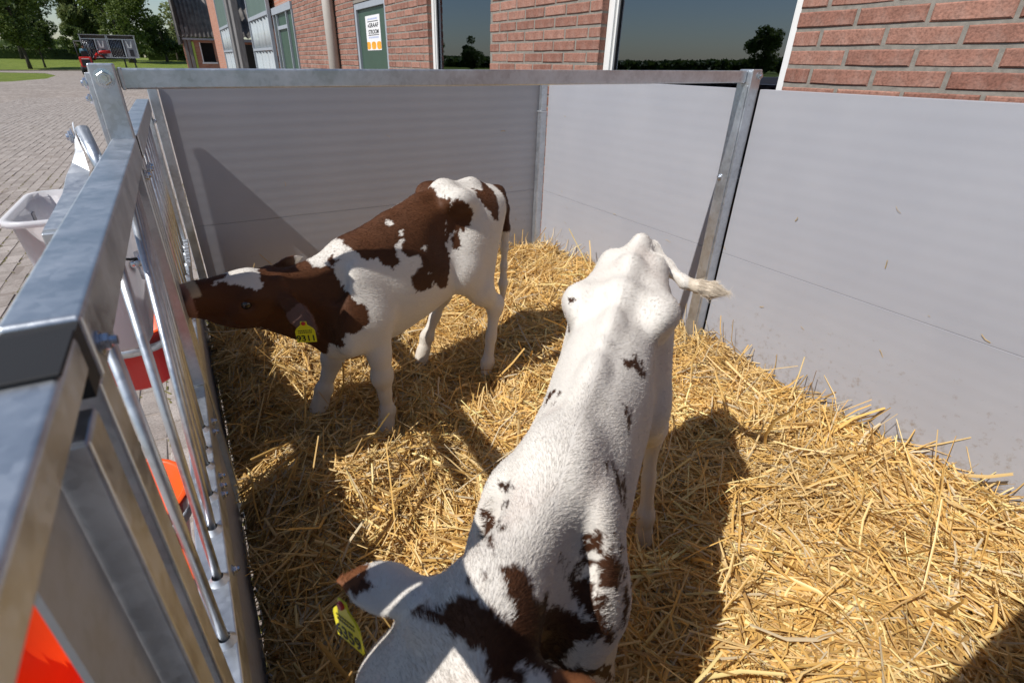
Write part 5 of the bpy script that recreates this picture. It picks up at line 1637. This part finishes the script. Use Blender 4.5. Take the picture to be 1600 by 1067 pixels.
# compact loader with driver, carrying a pair of calf hutches
LX, LY = -5.55, 59.5
ld = empty('compact_loader', (LX, LY, 0)); tag(ld, 'small red loader seen from behind on the yard', 'loader')
MB().box((LX-.42, LY, .55), (LX+.42, LY+.75, 1.32)).build('engine_cover', M['red_paint'], ld, bevel=.06)
MB().box((LX-.30, LY-.012, .66), (LX+.30, LY-.002, 1.12)).build('grille', M['dark_metal'], ld)
MB().box((LX-.26, LY-.02, 1.16), (LX+.26, LY-.003, 1.20)).build('name_strip', M['white_paint'], ld)
MB().box((LX-.40, LY-.06, .40), (LX+.40, LY+1.3, .56)).build('chassis', M['dark_metal'], ld, bevel=.03)
MB().box((LX-.30, LY+.85, .5), (LX+.30, LY+1.9, .95)).build('front_body', M['red_paint'], ld, bevel=.05)
for sx in (-1, 1):
    for yy in (.25, 1.65):
        w = MB().lathe((LX+sx*.40, LY+yy, .36), [(.0, -.10), (.25, -.11), (.34, -.09), (.36, -.05), (.36, .05), (.34, .09), (.25, .11), (.0, .10)], 20, (1, 0, 0)).build('wheel', M['tyre'], ld, smooth=True)
        MB().lathe((LX+sx*.40, LY+yy, .36), [(.0, .115*sx), (.17, .115*sx), (.19, .105*sx)], 16, (1, 0, 0)).build('rim', M['white_paint'], w, smooth=True)
    MB().tube([(LX+sx*.45, LY+.30, .9), (LX+sx*.45, LY+.32, 2.42), (LX+sx*.45, LY+1.25, 2.42)], .035, 8).build('roll_bar', M['dark_metal'], ld, smooth=True)
MB().box((LX-.48, LY+.28, 2.42), (LX+.48, LY+1.30, 2.48)).build('canopy', M['grey_band'], ld)
MB().box((LX-.22, LY+.55, 1.32), (LX+.22, LY+.64, 1.75)).box((LX-.22, LY+.55, 1.30), (LX+.22, LY+1.0, 1.40)).build('seat', M['black_rubber'], ld, bevel=.03)
MB().tube([(LX+.62, LY+1.0, 1.25), (LX+.75, LY+2.0, 1.55), (LX+1.25, LY+2.7, 1.25)], [.09, .09, .06], 8).build('boom', M['red_paint'], ld, smooth=True)
MB().tube([(LX+.35, LY+.9, 1.0), (LX+.55, LY+1.4, 1.9), (LX+.95, LY+2.1, 1.75), (LX+1.3, LY+2.6, 1.15)], .05, 8).build('lift_arm', M['dark_metal'], ld, smooth=True)
MB().tube([(LX+1.0, LY+1.6, 1.68), (LX+1.75, LY+2.1, 1.72)], [.10, .13], 10).build('bucket_arm', M['red_paint'], ld, smooth=True)

def person(label, x, y, z):
    f = Field((-.40, -.35, -.55), (.40, .55, .82), .018)
    f.ell((0, 0, .12), (.19, .13, .20), .08); f.ell((0, 0, .32), (.21, .12, .18), .08)
    f.cone((0, 0, .46), (0, 0, .56), .055, .05, .04); f.ell((0, .015, .66), (.078, .095, .115), .03)
    f.ell((0, .115, .65), (.015, .02, .02), .02)
    for s in (-1, 1):
        f.ell((s*.082, 0, .66), (.012, .022, .03), .01)
        f.cone((s*.19, 0, .42), (s*.25, .06, .18), .058, .045, .05); f.cone((s*.25, .06, .18), (s*.16, .30, .16), .043, .03, .03)
        f.ell((s*.15, .34, .16), (.032, .045, .03), .02)
        f.cone((s*.09, 0, -.02), (s*.12, .40, .0), .085, .06, .05); f.cone((s*.12, .40, .0), (s*.12, .42, -.40), .056, .042, .04)
        f.cone((s*.12, .40, -.44), (s*.12, .50, -.46), .04, .035, .03)
    V, Fc = f.mesh(2)
    t = empty('person', (x, y, z)); tag(t, label, 'person')
    b = mesh_obj('body', V + np.array([x, y, z]), Fc, M['hide'], t, smooth=True)
    skin, shirt, jeans, hair = np.array([.45,.27,.19]), np.array([.10,.20,.27]), np.array([.02,.025,.04]), np.array([.02,.014,.01])
    col = np.where((V[:, 2] > .49)[:, None], skin, np.where((V[:, 2] < .04)[:, None], jeans, shirt))
    col = np.where(((np.abs(V[:, 0]) > .12) & (V[:, 1] > .09) & (V[:, 2] > .06))[:, None], skin, col)
    set_colors(b.data, 'coat', col)
    hv = [(.086*math.sin(a)*math.cos(q), .005+.102*math.sin(a)*math.sin(q), .675+.112*math.cos(a)) for a in np.linspace(.01, 1.75, 7) for q in np.linspace(0, 2*math.pi, 13)[:-1]]
    hv = [(a, b_ - (.015 if c_ < .70 else 0), c_) for a, b_, c_ in hv]
    hf = [(i*12+k, i*12+(k+1) % 12, (i+1)*12+(k+1) % 12, (i+1)*12+k) for i in range(6) for k in range(12)]
    mesh_obj('hair', np.array(hv)+np.array([x, y, z]), hf, mat_simple('dark_hair', tuple(hair), .6), t, smooth=True)
person('driver with dark hair and blue shirt sitting on the red loader', LX-.02, LY+.78, 1.44)

hu = empty('calf_hutch_pair', (-3.2, 62.5, .55)); tag(hu, 'pair of grey calf hutches with barred fronts lifted on forks', 'hutch')
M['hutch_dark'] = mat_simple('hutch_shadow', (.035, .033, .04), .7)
M['hutch_grey'] = mat_simple('hutch_grey', (.30, .30, .32), .4)
HX0, HX1, HY, HZ0, HZ1 = -5.75, -1.75, 62.2, 1.25, 2.95
xm = (HX0+HX1)/2-.1
MB().box((HX0, HY+1.4, HZ0), (HX1, HY+1.45, HZ1)).build('back_panel', M['hutch_grey'], hu)
for x in (HX0, xm, HX1-.05): MB().box((x, HY+.05, HZ0), (x+.05, HY+1.395, HZ1)).build('side_panel', M['hutch_grey'], hu)
MB().box((HX0-.05, HY-.1, HZ1), (HX1+.05, HY+1.5, HZ1+.05)).build('roof_sheet', M['hutch_grey'], hu)
for (a, b) in ((HX0, xm), (xm+.05, HX1)):
    L = b-a
    f = MB().box((a, HY, HZ0), (a+.05, HY+.045, HZ1-.002)).box((b-.05, HY, HZ0), (b, HY+.045, HZ1-.002)).box((a+.0505, HY, HZ1-.30), (b-.0505, HY+.045, HZ1-.25)).box((a+.0505, HY, HZ0), (b-.0505, HY+.045, HZ0+.05)).box((a+L*.52, HY, HZ0+.0505), (a+L*.56, HY+.045, HZ1-.3005))
    f.build('front_frame', M['galv_rough'], hu)
    MB().box((a+L*.60, HY+.01, HZ0+.06), (b-.06, HY+.03, HZ1-.31)).build('solid_door', M['hutch_grey'], hu)
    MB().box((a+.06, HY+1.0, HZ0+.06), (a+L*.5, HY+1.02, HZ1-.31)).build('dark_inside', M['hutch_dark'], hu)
    for k in range(1, 8): MB().tube([(a+.06+k*L*.058, HY+.02, HZ0+.05), (a+.06+k*L*.058, HY+.02, HZ1-.30)], .012, 6).build('bar', M['galv'], hu, smooth=True)
    for sx in (0, 1):
        MB().bar((a+L*(.66+.18*sx), HY-.02, HZ1-.40), (a+L*(.70+.10*sx), HY-.02, HZ1-.85), .10, .03, up=(0, 1, 0)).build('feed_opening', M['white_paint'], hu)
    MB().box((a+L*.67, HY-.03, HZ1-.92), (a+L*.83, HY+.0, HZ1-.84)).build('feed_opening', M['white_paint'], hu)
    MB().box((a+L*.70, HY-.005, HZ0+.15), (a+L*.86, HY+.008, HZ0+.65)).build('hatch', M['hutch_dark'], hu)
for x in (-3.0, -2.25): MB().box((x, HY+.2, .55), (x+.12, HY+.32, HZ0)).box((x-.02, HY-.3, .52), (x+.14, HY+1.6, .56)).build('fork', M['dark_metal'], hu)
